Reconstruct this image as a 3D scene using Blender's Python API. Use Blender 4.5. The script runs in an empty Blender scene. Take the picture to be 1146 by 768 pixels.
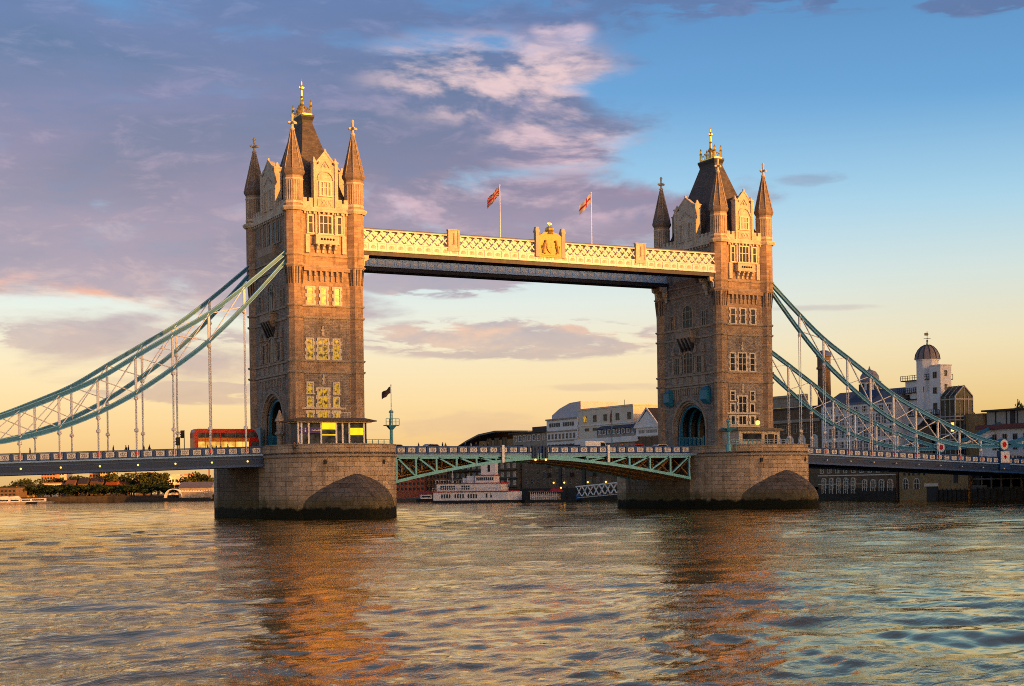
import bpy, math, random
import numpy as np
from mathutils import Vector, Matrix
random.seed(7)
scene = bpy.context.scene
col = scene.collection
R = math.radians

# ------------------------------------------------------------------ camera
CAM = Vector((-131.99, -243.76, 4.45)); YAW = -0.48761; ROLL = 0.014; FPX = 1741.3; HZY = 545.0
fw = Vector((-math.sin(YAW), math.cos(YAW), 0)); rt = Vector((math.cos(YAW), math.sin(YAW), 0)); up = Vector((0, 0, 1))
ax_r = rt*math.cos(ROLL) - up*math.sin(ROLL); ax_u = up*math.cos(ROLL) + rt*math.sin(ROLL)
cam = bpy.data.cameras.new('camera'); cob = bpy.data.objects.new('camera', cam); col.objects.link(cob)
cob.matrix_world = Matrix(((ax_r.x, ax_u.x, -fw.x, CAM.x), (ax_r.y, ax_u.y, -fw.y, CAM.y), (ax_r.z, ax_u.z, -fw.z, CAM.z), (0, 0, 0, 1)))
cam.sensor_width = 36; cam.lens = 36*FPX/1146; cam.shift_y = (HZY-384)/1146; cam.clip_end = 12000; cam.clip_start = 0.5
scene.camera = cob

def at(x, y, X=None, Y=None, D=None):
    d = fw + ax_r*((x-573)/FPX) + ax_u*((HZY-y)/FPX)
    t = D if D is not None else ((X-CAM.x)/d.x if X is not None else (Y-CAM.y)/d.y)
    return CAM + d*t

# ------------------------------------------------------------------ light
SUN_EL = R(5.5); SUN_AZ = math.atan2(0.42, -0.91)
sdir = Vector((math.sin(SUN_AZ)*math.cos(SUN_EL), math.cos(SUN_AZ)*math.cos(SUN_EL), math.sin(SUN_EL)))
sl = bpy.data.lights.new('sun', 'SUN'); sl.energy = 5.0; sl.angle = R(0.9); sl.color = (1.0, 0.38, 0.06)
so = bpy.data.objects.new('sun', sl); so.rotation_euler = sdir.to_track_quat('Z', 'Y').to_euler(); so.location = (0, -100, 200); col.objects.link(so)
scene.view_settings.view_transform = 'Standard'; scene.view_settings.look = 'None'
scene.view_settings.exposure = 0.6; scene.view_settings.gamma = 1.0
scene.cycles.max_bounces = 6; scene.cycles.filter_width = 1.0; scene.cycles.use_denoising = False

def lin(r, g, b):
    f = lambda c: (c/255/12.92) if c/255 <= 0.04045 else ((c/255+0.055)/1.055)**2.4
    return (f(r), f(g), f(b), 1)

class NT:                                  # tiny helper for node trees
    def __init__(s, tree): s.t = tree; tree.nodes.clear()
    def n(s, typ, **kw):
        o = s.t.nodes.new(typ)
        for k, v in kw.items(): setattr(o, k, v)
        return o
    def link(s, a, b): s.t.links.new(a, b)
    def put(s, sock, v):
        if hasattr(v, 'is_output'): s.link(v, sock)
        else: sock.default_value = v
    def m(s, op, a, b=0.0, c=0.0, clamp=False):
        o = s.n('ShaderNodeMath', operation=op); o.use_clamp = clamp
        s.put(o.inputs[0], a); s.put(o.inputs[1], b); s.put(o.inputs[2], c)
        return o.outputs[0]
    def ss(s, lo, hi, x):
        o = s.n('ShaderNodeMapRange', interpolation_type='SMOOTHSTEP')
        s.put(o.inputs[0], x); o.inputs[1].default_value = lo; o.inputs[2].default_value = hi
        return o.outputs[0]
    def mix(s, f, a, b, mode='MIX'):
        o = s.n('ShaderNodeMix', data_type='RGBA', blend_type=mode)
        s.put(o.inputs['Factor'], f); s.put(o.inputs[6], a); s.put(o.inputs[7], b)
        return o.outputs[2]
    def ramp(s, f, stops, interp='LINEAR'):
        o = s.n('ShaderNodeValToRGB'); cr = o.color_ramp; cr.interpolation = interp
        while len(cr.elements) > 1: cr.elements.remove(cr.elements[-1])
        cr.elements[0].position = stops[0][0]; cr.elements[0].color = stops[0][1]
        for p, c in stops[1:]:
            e = cr.elements.new(p); e.color = c
        s.put(o.inputs[0], f)
        return o.outputs[0]
    def xyz(s, x, y, z=0.0):
        o = s.n('ShaderNodeCombineXYZ'); s.put(o.inputs[0], x); s.put(o.inputs[1], y); s.put(o.inputs[2], z)
        return o.outputs[0]
    def noise(s, vec, scale, detail=4, rough=0.5, dist=0.0):
        o = s.n('ShaderNodeTexNoise'); s.put(o.inputs['Vector'], vec)
        o.inputs['Scale'].default_value = scale; o.inputs['Detail'].default_value = detail
        o.inputs['Roughness'].default_value = rough; o.inputs['Distortion'].default_value = dist
        return o.outputs['Fac']

# ------------------------------------------------------------------ sky
world = bpy.data.worlds.new('World'); scene.world = world; world.use_nodes = True
k = NT(world.node_tree)
tc = k.n('ShaderNodeTexCoord').outputs['Generated']
def vdot(v):
    o = k.n('ShaderNodeVectorMath', operation='DOT_PRODUCT'); k.link(tc, o.inputs[0]); o.inputs[1].default_value = v
    return o.outputs['Value']
az = k.m('ARCTAN2', vdot(tuple(rt)), vdot(tuple(fw)))
el = k.m('ARCSINE', vdot((0, 0, 1)))
U = k.m('MULTIPLY_ADD', az, FPX/1146, 0.5)
V = k.m('SUBTRACT', k.m('MULTIPLY_ADD', el, -FPX/768, HZY/768), k.m('MULTIPLY', k.m('SUBTRACT', U, 0.5), 0.02))
elr = k.m('MULTIPLY', el, 2/math.pi, clamp=True)
D90 = lambda d: d/90
clear = k.ramp(elr, [(0, lin(232, 186, 118)), (D90(1.6), lin(246, 200, 136)), (D90(3.2), lin(248, 213, 160)), (D90(4.8), lin(243, 221, 186)), (D90(6.6), lin(222, 226, 221)),
                     (D90(8.6), lin(186, 213, 230)), (D90(11), lin(136, 188, 226)), (D90(14), lin(74, 144, 206)), (D90(18), lin(44, 112, 180)), (D90(26), lin(40, 76, 130)), (1, lin(24, 40, 76))])
warmR = k.ramp(elr, [(0, lin(226, 178, 104)), (D90(2.5), lin(233, 192, 122)), (D90(5), lin(236, 216, 178)), (D90(7.5), lin(206, 218, 216)), (D90(10), lin(158, 202, 228)), (D90(13.5), lin(78, 150, 208)), (D90(18), lin(50, 116, 180)), (D90(26), lin(38, 74, 128)), (1, lin(24, 40, 76))])
clear = k.mix(k.ss(0.55, 1.0, U), clear, warmR)
def ell(u, v, ru, rv):
    a = k.m('POWER', k.m('DIVIDE', k.m('SUBTRACT', U, u), ru), 2); b = k.m('POWER', k.m('DIVIDE', k.m('SUBTRACT', V, v), rv), 2)
    return k.m('SUBTRACT', 1, k.m('SQRT', k.m('ADD', a, b)))
def mx(lst):
    r = lst[0]
    for x in lst[1:]: r = k.m('MAXIMUM', r, x)
    return r
vec = k.xyz(k.m('MULTIPLY', U, 1.5), k.m('MULTIPLY', V, 3.0), 3.7)
vec2 = k.xyz(k.m('MULTIPLY', U, 1.5), k.m('MULTIPLY', k.m('ADD', V, -0.018), 3.0), 3.7)
n1 = k.noise(vec, 3.2, 10, 0.56, 0.25)
n1b = k.noise(vec2, 3.2, 10, 0.56, 0.25)
n2 = k.noise(k.xyz(k.m('MULTIPLY', U, 1.2), k.m('MULTIPLY', V, 3.4), 9.1), 2.2, 7, 0.55, 0.3)
nf = k.noise(k.xyz(k.m('MULTIPLY', U, 2.6), k.m('MULTIPLY', V, 8.0), 1.3), 7.5, 9, 0.6, 0.3)
big = mx([ell(-0.05, 0.16, 0.62, 0.37), ell(0.42, 0.19, 0.24, 0.15), ell(0.05, 0.36, 0.42, 0.145), ell(0.52, 0.305, 0.19, 0.085), ell(0.2, 0.02, 0.3, 0.1)])
thin = mx([ell(0.72, -0.02, 0.34, 0.085), ell(0.50, 0.495, 0.19, 0.036), ell(0.43, 0.415, 0.1, 0.025), ell(0.95, 0.045, 0.07, 0.03), ell(0.2, 0.575, 0.12, 0.02),
           ell(0.555, 0.07, 0.04, 0.025), ell(0.12, 0.5, 0.16, 0.03)])
dbig = k.ss(0.0, 0.55, k.m('ADD', k.m('MULTIPLY', big, 1.35), k.m('MULTIPLY', k.m('SUBTRACT', n1, 0.485), 3.3)))
dthin = k.ss(0.05, 0.5, k.m('ADD', k.m('MULTIPLY', thin, 1.0), k.m('MULTIPLY', k.m('SUBTRACT', nf, 0.48), 3.2)))
dthin = k.m('MULTIPLY', dthin, k.ss(0.0, 0.25, thin))
holes = k.ss(0.60, 0.74, n2)
dbig = k.m('MULTIPLY', dbig, k.m('SUBTRACT', 1, k.m('MULTIPLY', holes, k.m('SUBTRACT', 0.85, k.m('MULTIPLY', V, 1.7), 0, True))))
faint = mx([ell(0.46, 0.62, 0.13, 0.03), ell(0.585, 0.565, 0.1, 0.008), ell(0.8, 0.455, 0.07, 0.007), ell(0.79, 0.275, 0.05, 0.014), ell(0.15, 0.56, 0.12, 0.012), ell(0.25, 0.555, 0.06, 0.01)])
dfaint = k.m('MULTIPLY', k.ss(0.1, 0.7, k.m('ADD', faint, k.m('MULTIPLY', k.m('SUBTRACT', nf, 0.5), 1.6))), k.m('MULTIPLY', k.ss(0, 0.3, faint), 0.45))
dthin = k.m('MAXIMUM', dthin, dfaint)
dens = k.m('MAXIMUM', k.m('MULTIPLY', dbig, 0.97), k.m('MULTIPLY', dthin, 0.85))
shade = k.ramp(V, [(0, lin(46, 74, 138)), (0.12, lin(50, 70, 128)), (0.28, lin(106, 80, 124)), (0.4, lin(134, 106, 144)), (0.47, lin(168, 148, 168)), (0.52, lin(186, 160, 166)), (0.62, lin(214, 172, 148))])
shade = k.mix(k.m('MULTIPLY', k.ss(0.36, 0.62, n2), 0.55), shade, k.ramp(V, [(0, lin(66, 98, 164)), (0.25, lin(136, 98, 142)), (0.42, lin(174, 134, 160)), (0.6, lin(214, 178, 160))]))
litm = mx([ell(0.475, 0.105, 0.14, 0.055), ell(0.04, 0.45, 0.14, 0.03), ell(0.50, 0.13, 0.17, 0.085), ell(0.56, 0.215, 0.11, 0.06), ell(0.05, 0.445, 0.2, 0.045), ell(0.52, 0.49, 0.2, 0.03), ell(0.5, 0.3, 0.2, 0.05), ell(0.555, 0.07, 0.045, 0.03)])
puff = k.m('ADD', k.m('MULTIPLY', k.m('SUBTRACT', n1b, n1), 7.0), k.m('MULTIPLY', k.m('SUBTRACT', n1, 0.42), 2.2))
lit = k.m('MULTIPLY', k.ss(0.0, 0.55, litm), k.ss(-0.2, 0.6, puff))
pink = k.ramp(V, [(0, lin(186, 164, 204)), (0.12, lin(246, 202, 196)), (0.24, lin(232, 184, 192)), (0.36, lin(208, 158, 180)), (0.44, lin(244, 158, 124)), (0.5, lin(240, 186, 158)), (0.7, lin(236, 196, 150))])
cloud = k.mix(k.m('MULTIPLY', lit, 0.9), shade, pink)
fine = k.noise(vec, 11, 8, 0.62, 0.4)                  # small billows: bluer hollows, pinker shoulders
cloud = k.mix(k.m('MULTIPLY', k.ss(0.5, 0.72, fine), 0.5), cloud, k.ramp(V, [(0, lin(104, 122, 178)), (0.25, lin(174, 132, 164)), (0.45, lin(224, 178, 170)), (0.6, lin(234, 196, 164))]))
cloud = k.mix(k.m('MULTIPLY', k.ss(0.5, 0.3, fine), 0.45), cloud, k.ramp(V, [(0, lin(52, 84, 152)), (0.25, lin(84, 82, 140)), (0.45, lin(132, 122, 160)), (0.6, lin(190, 154, 148))]))
skyc = k.mix(dens, clear, cloud)
sd = vdot(tuple(sdir))                                 # the bright golden quarter of the sky round the low sun
glowf = k.m('MULTIPLY', k.ss(0.66, 1.0, sd), k.m('SUBTRACT', 1, k.ss(0.02, 0.5, el)))
skyc = k.mix(k.m('MULTIPLY', glowf, 0.85), skyc, (12.0, 5.8, 1.75, 1))
bg1 = k.n('ShaderNodeBackground'); k.link(skyc, bg1.inputs[0]); bg1.inputs[1].default_value = 0.58
nish = k.n('ShaderNodeTexSky', sky_type='NISHITA'); nish.sun_disc = False; nish.sun_elevation = SUN_EL; nish.sun_rotation = SUN_AZ
nish.air_density = 1.0; nish.dust_density = 2.0; nish.altitude = 0
bg2 = k.n('ShaderNodeBackground'); k.link(nish.outputs[0], bg2.inputs[0]); bg2.inputs[1].default_value = 0.05
ad = k.n('ShaderNodeAddShader'); k.link(bg1.outputs[0], ad.inputs[0]); k.link(bg2.outputs[0], ad.inputs[1])
k.link(ad.outputs[0], k.n('ShaderNodeOutputWorld').inputs[0])

# ------------------------------------------------------------------ materials
MATS = {}
def base_mat(name, rough=0.6, metal=0.0, spec=0.4):
    m = bpy.data.materials.new(name); m.use_nodes = True; t = NT(m.node_tree)
    b = t.n('ShaderNodeBsdfPrincipled'); b.inputs['Roughness'].default_value = rough; b.inputs['Metallic'].default_value = metal
    b.inputs['Specular IOR Level'].default_value = spec*0.55
    t.link(b.outputs[0], t.n('ShaderNodeOutputMaterial').inputs[0])
    MATS[name] = m
    return m, t, b
def objco(t): return t.n('ShaderNodeTexCoord').outputs['Object']
def paint(name, c, rough=0.5, metal=0.0, var=0.25, scale=1.2, streak=True):
    m, t, b = base_mat(name, rough, metal)
    co = objco(t)
    mp = t.n('ShaderNodeMapping'); t.link(co, mp.inputs[0]); mp.inputs['Scale'].default_value = (1, 1, 0.25 if streak else 1)
    n = t.noise(mp.outputs[0], scale, 6, 0.6)
    d = tuple(x*(1-var) for x in c[:3])+(1,); l = tuple(min(1, x*(1+var*0.6)) for x in c[:3])+(1,)
    t.link(t.ramp(n, [(0.3, d), (0.5, c if len(c) == 4 else tuple(c)+(1,)), (0.72, l)]), b.inputs['Base Color'])
    t.link(t.m('MULTIPLY_ADD', n, 0.3, rough-0.15), b.inputs['Roughness'])
    return m
def walluv(t):
    g = t.n('ShaderNodeNewGeometry'); co = objco(t)
    a = t.n('ShaderNodeSeparateXYZ'); t.link(co, a.inputs[0]); nn = t.n('ShaderNodeSeparateXYZ'); t.link(g.outputs['True Normal'], nn.inputs[0])
    u = t.m('ADD', t.m('MULTIPLY', nn.outputs[1], t.m('MULTIPLY', a.outputs[0], -1)), t.m('MULTIPLY', nn.outputs[0], a.outputs[1]))
    return t.xyz(u, a.outputs[2]), a.outputs[2], co
def stone(name, c1, c2, mortar, bw=1.1, bh=0.42, rough=0.85, msize=0.012, stain=0.45, uvmap=False, algae=False, bump=0.35):
    m, t, b = base_mat(name, rough, 0, 0.25)
    if uvmap:
        uv = t.n('ShaderNodeUVMap').outputs[0]; co = objco(t)
        a = t.n('ShaderNodeSeparateXYZ'); t.link(t.n('ShaderNodeNewGeometry').outputs['Position'], a.inputs[0]); z = a.outputs[2]
    else: uv, z, co = walluv(t)
    br = t.n('ShaderNodeTexBrick'); t.link(uv, br.inputs['Vector'])
    br.inputs['Color1'].default_value = c1; br.inputs['Color2'].default_value = c2; br.inputs['Mortar'].default_value = mortar
    br.inputs['Scale'].default_value = 1; br.inputs['Brick Width'].default_value = bw; br.inputs['Row Height'].default_value = bh
    br.inputs['Mortar Size'].default_value = msize; br.inputs['Mortar Smooth'].default_value = 0.3; br.inputs['Bias'].default_value = -0.1
    n = t.noise(co, 0.55, 7, 0.62); mp = t.n('ShaderNodeMapping'); t.link(co, mp.inputs[0]); mp.inputs['Scale'].default_value = (1.3, 1.3, 0.12)
    st = t.noise(mp.outputs[0], 1.1, 6, 0.65)
    f = t.m('MULTIPLY', t.ss(0.48, 0.72, st), stain)
    c = t.mix(f, br.outputs['Color'], tuple(x*0.32 for x in c1[:3])+(1,))
    c = t.mix(t.m('MULTIPLY', t.ss(0.35, 0.7, n), 0.35), c, tuple(min(1, x*1.25) for x in c2[:3])+(1,))
    if algae:
        zz = t.m('ADD', z, t.m('MULTIPLY', t.m('SUBTRACT', t.noise(co, 0.7, 5), 0.5), 1.6))
        c = t.mix(t.m('SUBTRACT', 1, t.ss(2.2, 3.8, zz)), c, t.mix(0.6, c, lin(92, 82, 42)))
        c = t.mix(t.m('SUBTRACT', 1, t.ss(1.35, 1.9, zz)), c, lin(30, 31, 20))
    t.link(c, b.inputs['Base Color'])
    bp = t.n('ShaderNodeBump'); bp.inputs['Strength'].default_value = bump; bp.inputs['Distance'].default_value = 0.06
    h = t.m('ADD', t.m('MULTIPLY', br.outputs['Fac'], -1.0), t.m('MULTIPLY', t.noise(co, 5, 6), 0.7))
    t.link(h, bp.inputs['Height']); t.link(bp.outputs[0], b.inputs['Normal'])
    return m
def glow(name, c, strength, dark=(0.01, 0.01, 0.01, 1), scale=1.5, lo=0.35, hi=0.6):
    m, t, b = base_mat(name, 0.2)
    co = objco(t); mp = t.n('ShaderNodeMapping'); t.link(co, mp.inputs[0]); mp.inputs['Location'].default_value = (3.3, 1.7, 0.4)
    f = t.ss(lo, hi, t.noise(mp.outputs[0], scale, 3, 0.6))
    b.inputs['Base Color'].default_value = (0.02, 0.02, 0.02, 1)
    t.link(t.mix(f, dark, c), b.inputs['Emission Color']); b.inputs['Emission Strength'].default_value = strength
    return m
GRANITE = stone('granite_wall', (0.27, 0.18, 0.12, 1), (0.45, 0.315, 0.2, 1), (0.1, 0.075, 0.06, 1), 1.15, 0.44, stain=0.7)
RUBBLE = stone('rubble_wall', (0.2, 0.165, 0.14, 1), (0.37, 0.31, 0.26, 1), (0.07, 0.058, 0.05, 1), 0.62, 0.27, stain=0.6, msize=0.02)
PORTLAND = stone('portland_stone', (0.47, 0.4, 0.31, 1), (0.6, 0.52, 0.41, 1), (0.3, 0.25, 0.2, 1), 0.7, 0.5, stain=0.3)
WINST = paint('window_stone', (0.68, 0.6, 0.48, 1), 0.8, 0, 0.15, 1.5)
TRIM = stone('string_stone', (0.3, 0.245, 0.19, 1), (0.38, 0.31, 0.245, 1), (0.16, 0.13, 0.11, 1), 1.4, 0.8, stain=0.5)
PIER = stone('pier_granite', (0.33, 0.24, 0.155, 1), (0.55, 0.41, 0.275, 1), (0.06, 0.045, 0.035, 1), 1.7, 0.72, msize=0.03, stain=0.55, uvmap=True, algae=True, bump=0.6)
PIERD = stone('shade_toned_pier_granite', (0.12, 0.09, 0.066, 1), (0.2, 0.155, 0.115, 1), (0.04, 0.032, 0.026, 1), 1.7, 0.72, msize=0.03, stain=0.85, uvmap=True, algae=True, bump=0.6)  # darker copy of the pier stone: deck shade painted in, plus stain streaks
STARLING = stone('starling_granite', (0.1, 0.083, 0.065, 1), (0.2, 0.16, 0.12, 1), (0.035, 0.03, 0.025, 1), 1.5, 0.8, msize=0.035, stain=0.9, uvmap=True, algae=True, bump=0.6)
SLATE = stone('roof_slate', (0.075, 0.066, 0.064, 1), (0.13, 0.11, 0.1, 1), (0.04, 0.036, 0.036, 1), 0.5, 0.3, rough=0.6, stain=0.3)
SPIRE = stone('spire_stone', (0.16, 0.125, 0.1, 1), (0.26, 0.2, 0.155, 1), (0.07, 0.055, 0.05, 1), 0.55, 0.36, stain=0.5)
GOLD = paint('gilded_metal', (0.83, 0.52, 0.1, 1), 0.3, 0.85, 0.3, 3)
CREST = paint('gilded_crest', (0.42, 0.27, 0.09, 1), 0.5, 0.15, 0.5, 5, False)
LEAD = paint('dark_lead', (0.035, 0.035, 0.045, 1), 0.5)
TEAL = paint('teal_paint', (0.025, 0.19, 0.3, 1), 0.45, 0, 0.3, 1.6)
CHAINP = paint('chain_blue_paint', (0.035, 0.19, 0.34, 1), 0.45, 0, 0.25, 0.9)
AQUA = paint('aqua_girder_paint', (0.16, 0.46, 0.52, 1), 0.45, 0, 0.2, 1.2)
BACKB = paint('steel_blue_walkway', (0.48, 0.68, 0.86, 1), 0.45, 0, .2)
FLANGE = paint('flange_highlight_blue', (0.14, 0.4, 0.58, 1), 0.4, 0, .2)  # lighter chain blue: the highlight along the flanges is put into the colour
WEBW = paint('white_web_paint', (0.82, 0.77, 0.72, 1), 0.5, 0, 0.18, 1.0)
NAVY = paint('navy_paint', (0.012, 0.062, 0.2, 1), 0.4, 0, 0.3, 1.0)
NAVYD = paint('navy_girder_paint', (0.01, 0.036, 0.1, 1), 0.45, 0, 0.4, 0.8)
CREAMP = paint('cream_panel_paint', (0.66, 0.67, 0.66, 1), 0.5, 0, 0.2, 2)
BLUEP = paint('pale_blue_paint', (0.2, 0.36, 0.6, 1), 0.45, 0, 0.2, 1)
RED = paint('red_paint', (0.55, 0.02, 0.03, 1), 0.4, 0, 0.2)
OCHRE = paint('ochre_truss_paint', (0.5, 0.3, 0.13, 1), 0.6, 0, 0.3)
SOFFIT = paint('soffit_planks', (0.3, 0.18, 0.08, 1), 0.7, 0, 0.4, 1.5)
DARK = paint('dark_steel', (0.02, 0.02, 0.022, 1), 0.6)
ASPH = paint('asphalt', (0.05, 0.05, 0.05, 1), 0.9, 0, 0.2)
WHITE = paint('white_paint', (0.75, 0.74, 0.72, 1), 0.45, 0, 0.12)
def glass_mat(name, c=(0.015, 0.018, 0.022, 1), rough=0.12):
    m, t, b = base_mat(name, rough, 0, 0.12); n = t.noise(objco(t), 0.9, 3)
    t.link(t.ramp(n, [(0.35, c), (0.7, tuple(x*3+0.01 for x in c[:3])+(1,))]), b.inputs['Base Color'])
    bp = t.n('ShaderNodeBump'); bp.inputs['Strength'].default_value = 0.15; t.link(t.noise(objco(t), 1.3, 2), bp.inputs['Height']); t.link(bp.outputs[0], b.inputs['Normal'])
    return m
GLASS = glass_mat('window_glass')
LITW = glow('lit_window', (1.0, 0.52, 0.025, 1), 0.46, (0.07, 0.03, 0.006, 1), 1.9, 0.38, 0.6)
SIGNY = glow('backlit_yellow', (1.0, 0.62, 0.01, 1), 0.95, (0.8, 0.45, 0.01, 1), 0.5)
LAMP = glow('lamp_glow', (1.0, 0.6, 0.12, 1), 1.6, (0.9, 0.5, 0.1, 1))

# ------------------------------------------------------------------ mesh builder
class MB:
    def __init__(s, T=None): s.v = []; s.f = []; s.uv = []; s.T = T; s.smooth = False
    def add(s, vs, fs, uvs=None):
        o = len(s.v); s.v += [s.T(*p) if s.T else tuple(p) for p in vs]; s.f += [tuple(i+o for i in f) for f in fs]
        if uvs: s.uv += uvs
        return s
    def box(s, x0, x1, y0, y1, z0, z1):
        return s.add([(x0, y0, z0), (x1, y0, z0), (x1, y1, z0), (x0, y1, z0), (x0, y0, z1), (x1, y0, z1), (x1, y1, z1), (x0, y1, z1)],
                     [(3, 2, 1, 0), (4, 5, 6, 7), (0, 1, 5, 4), (1, 2, 6, 5), (2, 3, 7, 6), (3, 0, 4, 7)])
    def frus(s, x0, x1, y0, y1, z0, X0, X1, Y0, Y1, z1):
        return s.add([(x0, y0, z0), (x1, y0, z0), (x1, y1, z0), (x0, y1, z0), (X0, Y0, z1), (X1, Y0, z1), (X1, Y1, z1), (X0, Y1, z1)],
                     [(3, 2, 1, 0), (4, 5, 6, 7), (0, 1, 5, 4), (1, 2, 6, 5), (2, 3, 7, 6), (3, 0, 4, 7)])
    def poly(s, pts, fn, a, b):                      # extrude polygon: fn(p, t) -> point
        n = len(pts)
        vs = [fn(p, a) for p in pts]+[fn(p, b) for p in pts]
        return s.add(vs, [tuple(range(n-1, -1, -1)), tuple(range(n, 2*n))]+[(i, (i+1) % n, n+(i+1) % n, n+i) for i in range(n)])
    def prism(s, pts, z0, z1): return s.poly(pts, lambda p, t: (p[0], p[1], t), z0, z1)
    def prisy(s, pts, y0, y1): return s.poly(pts, lambda p, t: (p[0], t, p[1]), y0, y1)   # pts in (x,z)
    def prisx(s, pts, x0, x1): return s.poly(pts, lambda p, t: (t, p[0], p[1]), x0, x1)   # pts in (y,z)
    def rings(s, rs, cap=True):                      # list of equal-length rings
        n = len(rs[0]); vs = [p for r in rs for p in r]; fs = []
        for k in range(len(rs)-1):
            for i in range(n): fs.append((k*n+i, k*n+(i+1) % n, (k+1)*n+(i+1) % n, (k+1)*n+i))
        if cap: fs += [tuple(range(n-1, -1, -1)), tuple(range((len(rs)-1)*n, len(rs)*n))]
        return s.add(vs, fs)
    def lathe(s, cx, cy, prof, n=8, ph=None):
        ph = math.pi/n if ph is None else ph
        return s.rings([[(cx+max(r, 0.003)*math.cos(ph+2*math.pi*i/n), cy+max(r, 0.003)*math.sin(ph+2*math.pi*i/n), z) for i in range(n)] for r, z in prof])
    def bar(s, p, q, w, h, upv=(0, 0, 1)):
        p = Vector(p); q = Vector(q); d = (q-p).normalized(); u = Vector(upv)
        sd = d.cross(u)
        if sd.length < 1e-4: sd = d.cross(Vector((1, 0, 0)))
        sd.normalize(); u = sd.cross(d).normalized()
        r = lambda c: [tuple(c+sd*a*w/2+u*b*h/2) for a, b in ((-1, -1), (1, -1), (1, 1), (-1, 1))]
        return s.rings([r(p), r(q)])
    def strip(s, pts, w, h):                         # box section along a polyline in an XZ plane (h vertical, w in y)
        return s.rings([[(x, y-w/2, z-h/2), (x, y+w/2, z-h/2), (x, y+w/2, z+h/2), (x, y-w/2, z+h/2)] for x, y, z in pts])
    def tube(s, p, q, r0, r1=None, n=6):
        r1 = r0 if r1 is None else r1; p = Vector(p); q = Vector(q); d = (q-p).normalized()
        a = d.orthogonal().normalized(); b = d.cross(a)
        rr = lambda c, r: [tuple(c+(a*math.cos(2*math.pi*i/n)+b*math.sin(2*math.pi*i/n))*r) for i in range(n)]
        return s.rings([rr(p, r0), rr(q, r1)])
    def ball(s, c, r, n=8, m=5, sz=1.0):
        return s.rings([[(c[0]+r*math.sin(math.pi*j/m)*math.cos(2*math.pi*i/n)+1e-5*j, c[1]+r*math.sin(math.pi*j/m)*math.sin(2*math.pi*i/n), c[2]-r*sz*math.cos(math.pi*j/m)) for i in range(n)] if 0 < j < m else
                        [(c[0]+0.01*r*math.cos(2*math.pi*i/n), c[1]+0.01*r*math.sin(2*math.pi*i/n), c[2]-r*sz*math.cos(math.pi*j/m)) for i in range(n)] for j in range(m+1)])
    def mesh(s, name, mat, off=(0, 0, 0)):
        me = bpy.data.meshes.new(name)
        me.from_pydata([(a-off[0], b-off[1], c-off[2]) for a, b, c in s.v], [], s.f)
        if s.uv:
            l = me.uv_layers.new(name='UVMap'); i = 0
            for uvs in s.uv:
                for q in uvs: l.data[i].uv = q; i += 1
        else:
            import bmesh
            bm = bmesh.new(); bm.from_mesh(me); bmesh.ops.recalc_face_normals(bm, faces=bm.faces); bm.to_mesh(me); bm.free()
        if s.smooth: me.polygons.foreach_set('use_smooth', [True]*len(me.polygons))
        me.materials.append(mat)
        return me
    def build(s, name, mat, parent=None, origin=None):
        off = origin if origin is not None else (root_of(parent) if parent else (0, 0, 0))
        ob = bpy.data.objects.new(name, s.mesh(name, mat, off)); col.objects.link(ob)
        if parent: ob.parent = parent
        else: ob.location = off
        return ob
def root_of(o):
    while o.parent: o = o.parent
    return tuple(o.location)
def tag(o, label=None, cat=None, group=None, kind=None):
    if label: o['label'] = label
    if cat: o['category'] = cat
    if group: o['group'] = group
    if kind: o['kind'] = kind
    return o
def thing(name, loc, label, cat, group=None):
    o = bpy.data.objects.new(name, None); o.location = loc; o.empty_display_size = 0.5; col.objects.link(o)
    return tag(o, label, cat, group)
def copy_tree(o, parent=None):
    c = o.copy(); col.objects.link(c)
    if parent: c.parent = parent
    for ch in list(o.children): copy_tree(ch, c)
    return c
def child_copy(o, dx, dy=0, dz=0):                    # a repeated part shifted inside its thing
    c = o.copy(); col.objects.link(c); c.location = (o.location[0]+dx, o.location[1]+dy, o.location[2]+dz)
    for ch in list(o.children):
        d = ch.copy(); col.objects.link(d); d.parent = c
    return c
def arch_pts(hw, zs, rise, n=14, pw=1.0):
    return [(-hw*math.cos(math.pi*i/n), zs+rise*math.sin(math.pi*i/n)**pw) for i in range(n+1)]
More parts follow.
